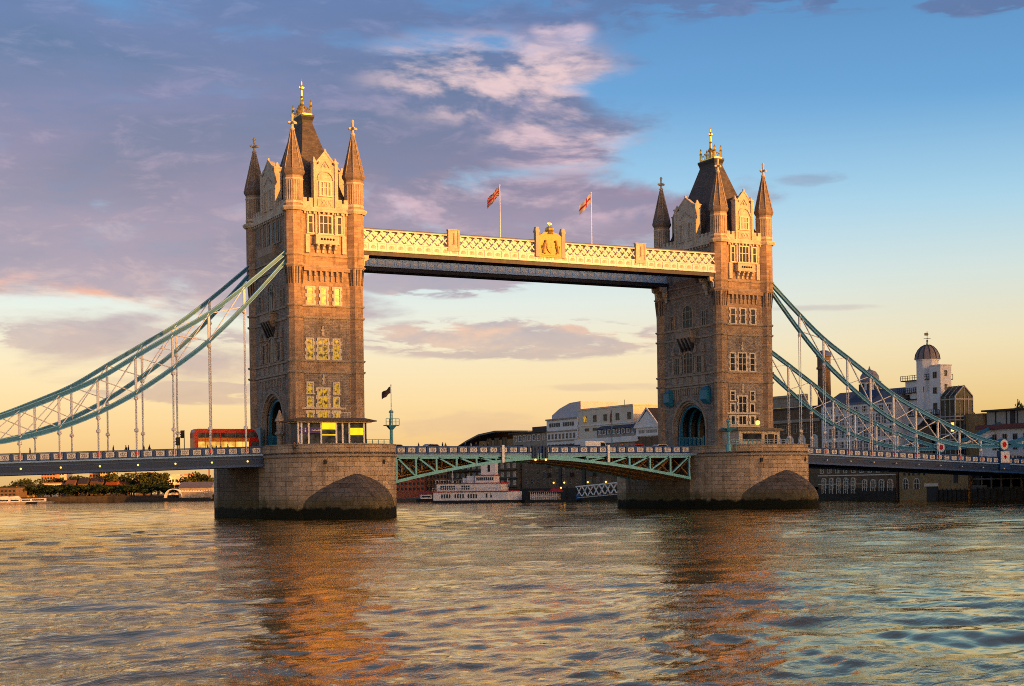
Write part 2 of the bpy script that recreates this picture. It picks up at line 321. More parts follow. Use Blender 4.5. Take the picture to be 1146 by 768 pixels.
# ------------------------------------------------------------------ river
def river():
    rs = [1.5]
    while rs[-1] < 9000:
        r = rs[-1]; rs.append(r*(1.05 if r < 22 else 1.0075 if r < 420 else 1.03))
    rs = np.array(rs)
    fa = math.atan2(fw.y, fw.x)
    dn = np.linspace(-R(27), R(27), 560); sp = np.linspace(R(27), 2*math.pi-R(27), 70)[1:-1]
    an = np.concatenate([dn, sp]); A, Rr = np.meshgrid(an, rs)
    X = CAM.x+Rr*np.cos(fa+A); Y = CAM.y+Rr*np.sin(fa+A)
    rng = np.random.default_rng(5); Z = np.zeros_like(X)
    lat = np.maximum(Rr*R(54)/559, Rr*0.0075)
    gust = 0.65+0.35*np.sin(X*0.021+1.3*np.sin(Y*0.017+0.5))*np.sin(Y*0.031+1.1*np.sin(X*0.013))+0.25*np.sin(X*0.07+Y*0.05+np.sin(X*0.03)*2)
    wx = X+1.5*np.sin(Y*0.11+X*0.05)+0.8*np.sin(Y*0.31); wy = Y+1.5*np.sin(X*0.09-Y*0.04)+0.8*np.sin(X*0.27)
    for i in range(90):
        lam = 0.45*(9/0.45)**(rng.random()**1.25); th = fa+rng.normal(0, 0.75)+(math.pi if rng.random() < .3 else 0)
        k_ = 2*math.pi/lam; amp = 0.003*lam**0.74*(1.2 if lam > 3 else 1.3)
        fade = np.clip((lam/(2.6*lat)-0.55)/0.7, 0, 1)
        Z += amp*fade*(gust if lam < 5 else 1)*np.sin(k_*(wx*math.cos(th)+wy*math.sin(th))+rng.random()*6.28)
    Z[:, 560:] *= 0.5
    nr, na = X.shape; vs = np.stack([X, Y, Z], -1).reshape(-1, 3)
    idx = np.arange(nr*na).reshape(nr, na); nx = np.roll(idx, -1, axis=1)
    f = np.stack([idx[:-1], nx[:-1], nx[1:], idx[1:]], -1).reshape(-1, 4)[:, ::-1]
    me = bpy.data.meshes.new('river'); me.vertices.add(len(vs)); me.vertices.foreach_set('co', vs.ravel())
    me.loops.add(f.size); me.loops.foreach_set('vertex_index', f.ravel().astype(np.int32))
    me.polygons.add(len(f)); me.polygons.foreach_set('loop_start', np.arange(0, f.size, 4, dtype=np.int32))
    me.update(); me.validate(); me.polygons.foreach_set('use_smooth', [True]*len(f))
    if me.polygons[0].normal.z < 0: me.flip_normals()
    m = bpy.data.materials.new('river_water'); m.use_nodes = True; t = NT(m.node_tree)
    co = objco(t)
    def dt(v):
        o = t.n('ShaderNodeVectorMath', operation='DOT_PRODUCT'); t.link(co, o.inputs[0]); o.inputs[1].default_value = v; return o.outputs['Value']
    cr = t.xyz(t.m('MULTIPLY', dt((0.93, 0.37, 0)), 0.5), dt((-0.37, 0.93, 0)))   # crests lie across the current
    n = t.noise(co, 0.02, 5, 0.6)
    w1 = t.noise(cr, 1.8, 6, 0.6, 0.4); w2 = t.noise(cr, 0.25, 4, 0.6, 0.5)
    calm = t.m('MULTIPLY_ADD', t.ss(0.34, 0.66, t.noise(cr, 0.07, 6, 0.62, 1.2)), 1.5, 0.12)
    h = t.m('ADD', t.m('MULTIPLY', t.m('ADD', w1, t.m('MULTIPLY', t.noise(cr, 5.5, 3, 0.55), 0.2)), calm), t.m('MULTIPLY', w2, 1.5))
    bp = t.n('ShaderNodeBump'); bp.inputs['Strength'].default_value = 1.0; bp.inputs['Distance'].default_value = 0.07
    t.link(h, bp.inputs['Height'])
    fr = t.n('ShaderNodeFresnel'); fr.inputs['IOR'].default_value = 1.34; t.link(bp.outputs[0], fr.inputs['Normal'])
    df = t.n('ShaderNodeBsdfDiffuse'); t.link(t.mix(n, (0.11, 0.064, 0.02, 1), (0.18, 0.105, 0.034, 1)), df.inputs['Color']); t.link(bp.outputs[0], df.inputs['Normal'])
    gl = t.n('ShaderNodeBsdfGlossy'); gl.inputs['Color'].default_value = (1.0, 0.83, 0.56, 1); gl.inputs['Roughness'].default_value = 0.05; t.link(bp.outputs[0], gl.inputs['Normal'])
    ms = t.n('ShaderNodeMixShader'); t.link(t.m('MULTIPLY_ADD', fr.outputs[0], 1.2, 0.1, True), ms.inputs[0]); t.link(df.outputs[0], ms.inputs[1]); t.link(gl.outputs[0], ms.inputs[2])
    t.link(ms.outputs[0], t.n('ShaderNodeOutputMaterial').inputs[0])
    me.materials.append(m)
    o = bpy.data.objects.new('river_water', me); col.objects.link(o); tag(o, kind='structure')
river()

# ------------------------------------------------------------------ piers
PX = 41.15
def pier(cx, label):
    T = thing('bridge_pier', (cx, 0, 0), label, 'bridge pier', 'bridge piers')
    # plan outline (half), nose from y=-7 to -22
    a = 10.7; ys = 7.0; yn = 22.0; nose = []
    for i in range(17):
        th = math.pi*i/16; e = 0.85
        c, s_ = math.cos(th), math.sin(th)
        nose.append((-a*math.copysign(abs(c)**e, c), -ys-(yn-ys)*s_**0.9))
    yb = 15.0
    out = [(-a, yb)]+[(-a, y) for y in (12, 6, 0)]+nose+[(a, 0), (a, 6), (a, 12), (a, yb)]
    tail = [(a*math.copysign(abs(math.cos(t))**.75, math.cos(t)), yb+10*math.sin(t)) for t in [math.pi*i/8 for i in range(1, 8)]]
    out += tail
    def wall(pts, z0, z1, g=0.0, closed=True, mb=None):
        mb = mb or MB(); n = len(pts); d = 0; N = n if closed else n-1
        for i in range(N):
            p, q = pts[i], pts[(i+1) % n]; L = math.hypot(q[0]-p[0], q[1]-p[1])
            k0 = 1+g/10.7
            mb.add([(cx+p[0]*k0, p[1]*k0, z0), (cx+q[0]*k0, q[1]*k0, z0), (cx+q[0]*k0, q[1]*k0, z1), (cx+p[0]*k0, p[1]*k0, z1)], [(0, 1, 2, 3)], [[(d, z0), (d+L, z0), (d+L, z1), (d, z1)]])
            d += L
        return mb
    i0, i1 = 4, 4+len(nose)
    wall(out[i0:i1], -3, 9.75, 0, False).build('pier_wall', PIER, T); wall(out[i1+3:]+out[:1], -3, 9.75, 0, False).build('pier_wall', PIER, T)
    wall(out[:i0+1], -3, 9.75, 0, False).build('shade_toned_side_wall', PIERD, T); wall(out[i1-1:i1+4], -3, 9.75, 0, False).build('shade_toned_side_wall', PIERD, T)  # side walls below the decks, shade put into the stone colour
    def ledge(z0, z1, g, name, mat):
        m = MB(); k0 = 1+g/10.7
        m.prism([(cx+p[0]*k0, p[1]*k0) for p in out], z0, z1); return m.build(name, mat, T)
    ledge(9.5, 9.85, 0.22, 'string_course', TRIM)
    ledge(9.85, 10.2, 0.0, 'pier_deck', ASPH)
    # parapet wall round both noses (open where the road crosses)
    for pts in (nose, [(a, yb-4), (a, yb)]+tail+[(-a, yb), (-a, yb-4)]):
        par = MB(); wall(pts, 9.85, 11.3, 0.0, False, par)
        inn = [(p[0]*0.95, p[1]*0.97) for p in pts]
        wall(inn[::-1], 10.2, 11.3, 0, False, par)
        for i in range(len(pts)-1):
            par.add([(cx+q[0], q[1], 11.3) for q in (pts[i], pts[i+1])]+[(cx+q[0], q[1], 11.3) for q in (inn[i+1], inn[i])], [(0, 1, 2, 3)], [[(0, 0), (1, 0), (1, .5), (0, .5)]])
        par.build('parapet_wall', PIER, T)
    cp = MB()
    for i in range(len(nose)-1):
        p, q = nose[i], nose[i+1]
        cp.prism([(cx+p[0]*1.015, p[1]*1.01), (cx+q[0]*1.015, q[1]*1.01), (cx+q[0]*.94, q[1]*.965), (cx+p[0]*.94, p[1]*.965)], 11.305, 11.46)
    cp.build('coping', TRIM, T)
    # square drain openings
    for i in (6, 10):
        p = nose[i]; m = MB(); m.box(cx+p[0]*1.0-.3, cx+p[0]*1.0+.3, p[1]-0.05, p[1]+.6, 8.3, 9.0); m.build('drain_opening', DARK, T)
    # starling: pointed cutwater with a domed top
    st = MB(); y0 = -9.0; tip = -29.0; rows = []; zt = 7.35
    zs = [-3, 0, 0.8, 1.6, 2.3, 3.0, 3.7, 4.4, 5.0, 5.6, 6.1, 6.6, 7.0, 7.2, 7.3, zt]
    for z in zs:
        q = max(0, (z-1.5)/(zt-1.5)); sx = max(0.02, (1-q**2.3)**0.5); sy = 1-(1-((-yn+1.0)-y0)/(tip-y0))*q**2.2
        row = []
        for i in range(25):
            u = -1+2*i/24
            xx = math.copysign(1-(1-abs(u))**1.0, u); yy = 1-abs(u)**1.75
            row.append((cx+10.95*xx*sx, y0+(tip-y0)*(yy*sy*(0.35+0.65*sx) + (1-sx)*0.65*((-yn+1.0)-y0)/(tip-y0)*1.0), z))
        rows.append(row)
    for j in range(len(rows)-1):
        d = 0
        for i in range(24):
            p, q, r_, s_ = rows[j][i], rows[j][i+1], rows[j+1][i+1], rows[j+1][i]; L = math.hypot(rows[2][i][0]-rows[2][i+1][0], rows[2][i][1]-rows[2][i+1][1])
            st.add([p, q, r_, s_], [(0, 1, 2, 3)], [[(d, zs[j]*1.2), (d+L, zs[j]*1.2), (d+L, zs[j+1]*1.2), (d, zs[j+1]*1.2)]]); d += L
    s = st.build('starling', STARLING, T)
    return T
pierL = pier(-PX, 'left granite bridge pier carrying the tower with yellow-lit windows and the glass kiosk')
pierR = pier(PX, 'right granite bridge pier carrying the tower with dark windows and the low cabin')

# ------------------------------------------------------------------ towers
AX, AY = 5.15, 9.4
ZB = 10.2
def tower(cx, lit, label):
    T = thing('bridge_tower', (cx, 0, ZB), label, 'tower', 'towers of the bascule bridge')
    WX, WY = AX+0.55, AY+0.55                       # wall planes
    GL = LITW if lit else GLASS
    river_f = lambda u, w, z: (cx+u, -WY-w, z)
    road_f = lambda u, w, z: (cx-WX-w, -u, z)
    back_f = lambda u, w, z: (cx+WX+w, u, z)
    east_f = lambda u, w, z: (cx-u, WY+w, z)
    ZC = 49.2
    # river-side walls (granite courses, rubble field in the middle)
    for F in (river_f, east_f):
        m = MB(F); m.box(-AX, AX, -1.2, 0, ZB, ZC); m.build('river_wall', GRANITE, T)
        m = MB(F); m.box(-AX+1.3, AX-1.3, 0, 0.06, 13, 23.1); m.box(-AX+1.3, AX-1.3, 0, 0.06, 25.2, 31.8); m.build('rubble_panel', RUBBLE, T)
    # road walls with arch
    hw, zs_, rise = 5.7, 15.0, 5.7
    for F in (road_f, back_f):
        m = MB(F); m.box(-AY, -hw, -1.2, 0, ZB, 22.9); m.box(hw, AY, -1.2, 0, ZB, 22.9); m.box(-AY, AY, -1.2, 0, 22.9, ZC)
        ap = arch_pts(hw, zs_, rise)
        for (a, za), (b, zb) in zip(ap, ap[1:]): m.poly([(a, za), (b, zb), (b, 22.9), (a, 22.9)], lambda p, t: (p[0], t, p[1]), -1.2, 0)
        m.build('road_wall', GRANITE if F is back_f else RUBBLE, T)
        for o_, (h1, w1) in enumerate(((5.7, 0.22), (5.25, -0.15), (4.85, -0.55))):   # receding arch orders
            h0 = h1-0.42; m = MB(F); A1 = arch_pts(h1, zs_, rise-(5.7-h1)); A0 = arch_pts(h0, zs_, rise-(5.7-h0))
            pts = [(-h1, ZB)]+A1+[(h1, ZB)]; pin = [(-h0, ZB)]+A0+[(h0, ZB)]
            for i in range(len(pts)-1): m.poly([pts[i], pts[i+1], pin[i+1], pin[i]], lambda p, t: (p[0], t, p[1]), -1.3, w1)
            m.build('arch_moulding', TRIM, T)
        m = MB(F)
        for i in range(15):
            u = -5.2+i*10.4/14
            if abs(u) > 2.2 or True: m.box(u-.17, u+.17, 0, 0.16, 21.3 if abs(u) < 3.2 else 19.6+0.2*abs(u), 22.5)
        m.box(-6.4, 6.4, 0, 0.2, 22.55, 22.85); m.build('frieze', TRIM, T)
    # tunnel with teal ribs
    m = MB(); h2 = 4.45; A = [(-h2, ZB)]+arch_pts(h2, zs_, 4.5, 12)+[(h2, ZB)]
    for i in range(len(A)-1):
        (a, za), (b, zb) = A[i], A[i+1]; m.add([(cx-WX+.4, -a, za), (cx-WX+.4, -b, zb), (cx+WX-.4, -b, zb), (cx+WX-.4, -a, za)], [(0, 1, 2, 3)])
    m.build('tunnel_vault', DARK, T)
    for i in range(6):
        x = cx-4.9+i*1.96; m = MB(); A0 = [(-h2+.02, ZB)]+arch_pts(h2-.02, zs_, 4.45, 12)+[(h2-.02, ZB)]; A1 = [(-h2+.4, ZB)]+arch_pts(h2-.4, zs_, 4.05, 12)+[(h2-.4, ZB)]
        for j in range(len(A0)-1): m.poly([A0[j], A0[j+1], A1[j+1], A1[j]], lambda p, t: (t, -p[0], p[1]), x, x+0.32)
        m.build('tunnel_rib', TEAL, T)
    for sd in (-1, 1):
        m = MB(); y = sd*4.2; m.box(cx-5.4, cx+5.4, min(y, y-sd*.35), max(y, y-sd*.35), ZB, 13.5)
        for i in range(12): m.box(cx-5.2+i*.92, cx-4.7+i*.92, min(y-sd*.36, y-sd*.5), max(y-sd*.36, y-sd*.5), ZB+.3, 13.2)
        m.build('tunnel_dado', TEAL, T)
    # string courses running round walls and turrets
    def course(z0, z1, d, name='string_course', mat=TRIM, Rt=1.3):
        m = MB(); m.box(cx-WX-d, cx+WX+d, -WY-d+.0, WY+d, z0, z1)
        for sx in (-1, 1):
            for sy in (-1, 1): m.lathe(cx+sx*AX, sy*AY, [(Rt+d*0.6, z0), (Rt+d*1.15, z0+(z1-z0)*.55), (Rt+d*1.15, z1-.03), (Rt, z1+.01)])
        return m.build(name, mat, T)
    for z in (23.2, 25.0, 31.9, 33.8): course(z-.16, z+.2, 0.24)
    for z in (40.1, 41.8): course(z-.14, z+.18, 0.2, Rt=1.55)
    course(ZC-.45, ZC+.25, 0.5, 'cornice', PORTLAND, 1.55)
    m = MB()
    for F in (river_f, road_f):
        m.T = F; W = AX if F is river_f else AY; n = 10 if F is river_f else 18
        for i in range(n):
            u = -W+1.6+(2*W-3.2)*i/(n-1); m.box(u-.14, u+.14, 0.0, .42, ZC-.78, ZC-.46)
    m.build('cornice_bracket', PORTLAND, T)
    # corner turrets
    for sx in (-1, 1):
        for sy in (-1, 1):
            x, y = cx+sx*AX, sy*AY
            m = MB(); m.lathe(x, y, [(1.5, ZB), (1.5, 11.6), (1.28, 12.1), (1.28, 36.6), (1.55, 40.2), (1.55, 54.6)])
            tu = m.build('turret', GRANITE, T)
            m = MB()
            for i in range(8):
                th = math.pi*i/4; c, s_ = math.cos(th), math.sin(th)
                for off in (-.22, .22):
                    bx, by = x+c*1.2-s_*off, y+s_*1.2+c*off
                    m.bar((bx, by, 37.2), (bx+c*.27, by+s_*.27, 39.8), .1, .16, (c, s_, 0))
            m.build('turret_corbel', DARK if False else LEAD, tu)
            m = MB()
            for i in range(8):                       # recessed panels of the upper stage
                th = math.pi*i/4; c, s_ = math.cos(th), math.sin(th)
                for off in (-.4, 0, .4): m.bar((x+c*1.44-s_*off, y+s_*1.44+c*off, 50.4), (x+c*1.44-s_*off, y+s_*1.44+c*off, 53.5), .1, .1, (c, s_, 0))
            m.lathe(x, y, [(1.58, 49.9), (1.62, 50.1), (1.58, 50.3)]); m.lathe(x, y, [(1.58, 53.6), (1.64, 53.75), (1.58, 53.9)])
            m.build('turret_panelling', PORTLAND, tu)
            m = MB(); m.lathe(x, y, [(1.5, 54.2), (1.85, 54.75), (1.88, 55.1), (1.7, 55.4)]); m.build('turret_eave', SPIRE, tu)
            m = MB(); m.lathe(x, y, [(1.72, 55.35), (1.1, 57.9), (.62, 60.0), (.28, 61.6), (.3, 61.75)]); sp = m.build('spire', SPIRE, T)
            m = MB()
            for i in range(8):
                th = math.pi/8+math.pi*i/4; m.bar((x+1.72*math.cos(th), y+1.72*math.sin(th), 55.4), (x+.28*math.cos(th), y+.28*math.sin(th), 61.6), .12, .12)
            m.build('spire_rib', TRIM, sp)
            m = MB(); m.lathe(x, y, [(.26, 61.6), (.42, 61.8), (.3, 62.0), (.2, 62.2), (.17, 63.4), (.2, 63.7), (.26, 63.95), (.16, 64.2), (.0, 64.3)])
            for dx, dy in ((1, 0), (0, 1)):
                m.box(x-.62*dx-.16*dy, x+.62*dx+.16*dy, y-.62*dy-.16*dx, y+.62*dy+.16*dx, 62.62, 62.98)
            for dx, dy in ((.62, 0), (-.62, 0), (0, .62), (0, -.62)): m.ball((x+dx, y+dy, 62.8), .2, 6, 4)
            m.build('finial_cross', PORTLAND, T)
    # windows
    def window(F, uc, z0, w, h, mul=1, tr=1, quoin=True, arch=0, mat=WINST, glass=None, fw_=.22, sill=True, depth=.2):
        m = MB(F); u0, u1 = uc-w/2, uc+w/2; z1 = z0+h
        if arch:
            zs2 = z1-arch; A1 = arch_pts(w/2, zs2, arch, 10); A0 = arch_pts(w/2-fw_, zs2, max(.05, arch-fw_), 10)
            P1 = [(uc-w/2, z0)]+[(uc+a, z) for a, z in A1]+[(uc+w/2, z0)]; P0 = [(uc-w/2+fw_, z0)]+[(uc+a, z) for a, z in A0]+[(uc+w/2-fw_, z0)]
            for i in range(len(P1)-1): m.poly([P1[i], P1[i+1], P0[i+1], P0[i]], lambda p, t: (p[0], t, p[1]), 0, depth)
        else:
            m.box(u0, u0+fw_, 0, depth, z0, z1); m.box(u1-fw_, u1, 0, depth, z0, z1); m.box(u0+fw_, u1-fw_, 0, depth, z1-fw_, z1)
            if quoin:
                nq = max(2, int(h/.55))
                for i in range(nq):
                    if i % 2 == 0:
                        a, b = z0+h*i/nq, z0+h*(i+1)/nq
                        m.box(u0-.2, u0, 0, depth-.05, a, b); m.box(u1, u1+.2, 0, depth-.05, a, b)
        if sill: m.box(u0-.12, u1+.12, 0, depth+.1, z0-.18, z0)
        fr = m.build('window', mat, T)
        mm = MB(F)
        for i in range(mul): uu = u0+w*(i+1)/(mul+1); mm.box(uu-.07, uu+.07, .05, depth-.04, z0, z1-fw_)
        for i in range(tr): zz = z0+h*(i+1)/(tr+1)+.1; mm.box(u0+fw_, u1-fw_, .05, depth-.06, zz-.06, zz+.06)
        if mul+tr: mm.build('mullion', mat, fr)
        g = MB(F)
        if arch: g.poly(P0, lambda p, t: (p[0], t, p[1]), 0, .1)
        else: g.box(u0+fw_*.9, u1-fw_*.9, 0, .1, z0, z1-fw_*.9)
        g.build('pane', glass or GL, fr)
        return fr
    F = river_f
    UG = GLASS
    window(F, -2.55, 45.4, 1.05, 2.9, 0, 1, False, glass=UG); window(F, 0, 45.4, 2.4, 3.0, 2, 1, False, glass=UG); window(F, 2.35, 45.4, 1.05, 2.9, 0, 1, False, glass=UG)
    # stone field and oriel balcony of the top storey
    m = MB(F); m.box(-3.45, -2.75, 0, .3, 42.2, 45.1); m.box(2.75, 3.45, 0, .3, 42.2, 45.1); m.box(-3.3, 3.3, 0, .1, 45.1, 45.3)
    for u in (-3.1, -1.65, 1.65, 3.1): m.box(u-.13, u+.13, 0, .26, 45.3, 48.7)
    m.build('top_storey_stonework', PORTLAND, T)
    m = MB(F); m.box(-1.95, 1.95, 0, .95, 43.75, 44.95); m.box(-2.1, 2.1, 0, 1.08, 44.951, 45.12); m.box(-2.05, 2.05, 0, 1.02, 43.55, 43.749)
    bal = m.build('balcony', PORTLAND, T)
    m = MB(F)
    for i in range(5):
        u = -1.0+i*.5; m.ball((u, .96, 44.35), .2, 8, 4)
    m.build('balcony_tracery', LEAD, bal)
    for u in (-1.5, -.5, .5, 1.5):
        m = MB(F); m.prisx([(0, 42.2), (.25, 42.25), (.35, 42.7), (.62, 42.85), (.68, 43.2), (.9, 43.3), (.9, 43.548), (0, 43.548)], u-.17, u+.17)
        m.T = None; m.v = [F(*p) for p in m.v] if False else m.v
        m.build('balcony_bracket', PORTLAND, bal)
    # corbel table
    m = MB(F); m.box(-3.9, 3.9, 0, .5, 39.3, 39.9); m.build('corbel_course', GRANITE, T)
    for i in range(7):
        u = -2.9+i*.93; m = MB(F); m.box(u-.16, u+.16, 0, .48, 38.55, 39.299); m.box(u-.13, u+.13, 0, .24, 37.7, 38.549); m.build('corbel', TRIM, T)
    for u in (-2.75, -.5, 1.8): window(F, u, 34.0, 1.3, 2.9, 0, 1, depth=.24)
    window(F, -2.95, 25.3, 1.35, 3.35, 0, 2, glass=None); window(F, -.75, 25.3, 2.05, 3.4, 1, 2); window(F, 1.55, 25.3, 1.35, 3.35, 0, 2)
    for z0 in (29.0, 21.2):                           # carved finials over the middle windows
        m = MB(F); m.box(-1.0, -.5, .06, .3, z0, z0+.5); m.box(-.87, -.63, .06, .28, z0+.5, z0+1.4); m.box(-1.05, -.45, .06, .26, z0+.8, z0+1.0); m.ball((-.75, .2, z0+1.45), .2, 6, 4); m.build('carved_finial', PORTLAND, T)
    window(F, -3.05, 19.8, 1.25, 1.85, 0, 1, False, depth=.26); window(F, 1.45, 19.8, 1.2, 1.85, 0, 1, False, depth=.26)
    window(F, -.85, 17.6, 2.1, 3.15, 1, 1, True, depth=.28)
    window(F, -3.05, 17.7, 1.2, 1.6, 0, 0, False, depth=.22); window(F, 1.4, 17.7, 1.2, 1.6, 0, 0, False, depth=.22)
    m = MB(F); m.box(-4.6, 2.95, .06, .42, 17.25, 17.55); m.box(-4.6, 2.95, .06, .3, 14.9, 15.2); m.build('sill_band', PORTLAND, T)
    for u, w_ in ((-3.05, 1.2), (-.9, 2.0), (1.4, 1.2)): window(F, u, 15.4, w_, 1.7, 1 if w_ > 1.5 else 0, 0, True, depth=.24)
    # blank side panels give the upper field some relief
    # road-face windows (both road walls)
    for F in (road_f,):
        window(F, 0, 25.4, 3.3, 4.2, 2, 2, False, 0.9, TRIM, GLASS, .3); window(F, -3.6, 25.4, 1.9, 3.3, 1, 1, False, 0, TRIM, GLASS, .26); window(F, 3.6, 25.4, 1.9, 3.3, 1, 1, False, 0, TRIM, GLASS, .26)
        window(F, 0, 33.95, 3.7, 4.5, 2, 2, False, 1.5, TRIM, GLASS, .34); window(F, -5.2, 33.95, 1.5, 2.9, 1, 1, False, 0, TRIM, GLASS, .24); window(F, 5.2, 33.95, 1.5, 2.9, 1, 1, False, 0, TRIM, GLASS, .24)
        m = MB(F)                                      # oriel balcony on deep splayed brackets
        m.frus(-1.5, 1.5, 0, .25, 30.2, -2.4, 2.4, 0, 1.25, 32.0); m.box(-2.4, 2.4, 0, 1.35, 32.003, 33.2); m.box(-2.55, 2.55, 0, 1.5, 33.203, 33.4)
        ob = m.build('oriel_balcony', TRIM, T)
        m = MB(F)
        for u in (-1.8, -.6, .6, 1.8): m.frus(u-.15, u+.15, 0.1, .4, 29.6, u-.15, u+.15, .2, 1.4, 31.95)
        m.build('oriel_bracket', LEAD, ob)
        for u in (-5.0, -2.4, 2.4, 5.0):                # niches with canopied statues between the windows
            m = MB(F); m.box(u-.3, u+.3, 0, .45, 25.3, 25.9); m.box(u-.2, u+.2, 0.05, .4, 25.9, 28.3); m.ball((u, .25, 28.5), .2, 6, 4); m.frus(u-.35, u+.35, 0, .55, 29.1, u-.05, u+.05, .1, .3, 30.6); m.build('statue_niche', TRIM, T)
        for i in range(5): m = MB(F); m.box(-5.6+i*2.4, -4.2+i*2.4, 0, .12, 23.45, 24.75); m.build('carved_panel', TRIM, T)
        m = MB(F)
        for u in (-3.3, -1.15, 1.15, 3.3): m.box(u-.16, u+.16, 0, .3, 42.2, 48.7)
        m.build('top_pilaster', TRIM, T)
        for u in (-4.3, -2.2, 0, 2.2, 4.3): window(F, u, 44.6, 1.3, 3.6, 0, 1, False, 0, TRIM, GLASS, .2)
        m = MB(F); m.frus(-3.2, 3.2, 0, .2, 41.9, -3.6, 3.6, 0, 1.0, 42.9); m.box(-3.6, 3.6, 0, 1.05, 42.903, 44.1); m.build('gallery', TRIM, T)
        # teal lantern cabins either side of the arch
        for u in (() if lit else (-6.15, 6.15)):
            m = MB(F); m.frus(u-.8, u+.8, 0.1, .5, 19.4, u-.95, u+.95, .1, 1.2, 20.2); m.box(u-.95, u+.95, .1, 1.2, 20.2, 21.9); m.frus(u-1.05, u+1.05, .1, 1.3, 21.9, u-.4, u+.4, .1, .5, 22.6)
            m.build('teal_cabin', TEAL, T)
    # parapets and gables above the cornice
    for F, W, gh in ((river_f, AX, 1.8), (road_f, AY, 3.3), (east_f, AX, 1.8), (back_f, AY, 3.3)):
        n = 2 if W < 6 else 4
        for s_ in (-1, 1):
            m = MB(F); m.box(*sorted((s_*gh, s_*(W-1.3))), -.5, .25, ZC+.25, 50.35)
            for i in range(n):
                u = gh+.35+(W-1.5-gh-.3)*i/(n-.5); a, b = sorted((s_*u, s_*(u+.62))); m.box(a, b, -.5, .25, 50.35, 50.95)
            m.build('battlement', PORTLAND, T)
        pk = 58.4; sh = 56.1
        m = MB(F)
        m.poly([(-gh, ZC+.25), (gh, ZC+.25), (gh, sh), (gh*.62, sh+.35), (gh*.62, sh+.9), (0, pk), (-gh*.62, sh+.9), (-gh*.62, sh+.35), (-gh, sh)], lambda p, t: (p[0], t, p[1]), -.7, .3)
        ga = m.build('gable', PORTLAND, T)
        m = MB(F)
        for s_ in (-1, 1):
            m.box(s_*gh-.26, s_*gh+.26, -.75, .5, ZC+.25, 56.6); m.box(s_*gh-.36, s_*gh+.36, -.85, .6, 56.6, 56.85); m.frus(s_*gh-.26, s_*gh+.26, -.5, .3, 56.85, s_*gh-.05, s_*gh+.05, -.2, 0, 57.6)
            m.bar((s_*gh, .2, sh+.2), (0, .2, pk+.12), .35, .25, (0, 0, 1))
        m.box(-.14, .14, .1, .4, pk-.1, pk+.5); m.build('gable_pilaster', PORTLAND, ga)
        if F in (river_f, east_f):
            window(F, -.08, 51.4, 2.1, 2.35, 2, 1, False, glass=GLASS, depth=.5)
            m = MB(F); A1 = arch_pts(1.45, 53.9, 1.5, 10); A0 = arch_pts(1.2, 53.9, 1.25, 10)
            for i in range(10): m.poly([A1[i], A1[i+1], A0[i+1], A0[i]], lambda p, t: (p[0], t, p[1]), .3, .5)
            m.build('gable_carving', PORTLAND, ga); m = MB(F)
            m.box(-1.4, 1.3, .3, .42, 49.65, 50.85)
            for u in (-.6, 0, .6): m.bar((u-.25, .45, 49.8), (u+.25, .45, 50.7), .1, .1); m.bar((u-.25, .45, 50.7), (u+.25, .45, 49.8), .1, .1)
            m.bar((-.7, .4, 55.9), (0, .4, 56.9), .12, .12); m.bar((.7, .4, 55.9), (0, .4, 56.9), .12, .12); m.ball((0, .35, 56.2), .28, 8, 4)
            m.build('gable_carving', PORTLAND, ga)
        else:
            for u in (-1.35, 1.35): window(F, u, 50.4, 1.25, 3.3, 1, 1, False, .5, PORTLAND, GLASS, .18, depth=.5)
            m = MB(F)
            for i in range(7): m.ball((-1.8+i*.6, .3, 54.6+.35*(3-abs(3-i))), .2, 6, 4)
            m.build('gable_carving', TRIM, ga)
    # roofs
    m = MB()
    def ring(hx, hy, z): return [(cx-hx, -hy, z), (cx+hx, -hy, z), (cx+hx, hy, z), (cx-hx, hy, z)]
    m.rings([ring(4.9, 9.0, 49.6), ring(3.75, 8.2, 52.2), ring(1.95, 4.95, 59.6), ring(.78, 2.35, 65.1)])
    ro = m.build('main_roof', SLATE, T)
    m = MB(); m.prisy([(cx-1.6, 50), (cx+1.6, 50), (cx+1.6, 55.2), (cx, 57.9), (cx-1.6, 55.2)], -WY+.5, WY-.5)
    m.prisx([(-3.0, 50), (3.0, 50), (3.0, 55.2), (0, 57.9), (-3.0, 55.2)], cx-WX+.5, cx+WX-.5)
    m.build('gable_roof', SLATE, T)
    m = MB(); m.rings([ring(.8, 2.4, 64.4), ring(.95, 2.55, 65.2), ring(1.15, 2.75, 65.75), ring(1.15, 2.75, 66.05)])
    for i in range(9): m.box(cx-.84-.1, cx-.84+.05, -2.2+i*.55-.12, -2.2+i*.55+.12, 63.9, 64.6)
    m.build('roof_cap', LEAD, T)
    m = MB(); m.box(cx-.85, cx+.85, -2.4, 2.4, 66.05, 66.35)
    for sx in (-1, 1):
        for sy in (-1, 1): m.lathe(cx+sx*.72, sy*2.25, [(.26, 66.3), (.2, 67.4), (.3, 67.5), (.16, 67.8), (.22, 68.2), (0, 68.7)], 6)
    for i in range(7):
        y = -1.9+i*.63; hgt = 67.3+.9*(1-abs(3-i)/3)
        for sx in (-1, 1):
            m.bar((cx+sx*.72, y-.3, 66.3), (cx+sx*.72*(.5), y, hgt), .12, .14); m.ball((cx+sx*.5, y, hgt-.2), .17, 6, 4)
    m.lathe(cx, 0, [(.5, 66.3), (.38, 67.6), (.6, 67.9), (.3, 68.4), (.22, 69.3), (.32, 69.5), (.17, 69.7), (.14, 70.7), (.3, 70.95), (.32, 71.2), (.12, 71.5), (.1, 72.1), (.0, 72.6)], 8)
    for dx, dy in ((1, 0), (0, 1)): m.box(cx-.4*dx-.09*dy, cx+.4*dx+.09*dy, -.4*dy-.09*dx, .4*dy+.09*dx, 71.0, 71.2)
    m.build('gilded_cresting', GOLD, T)
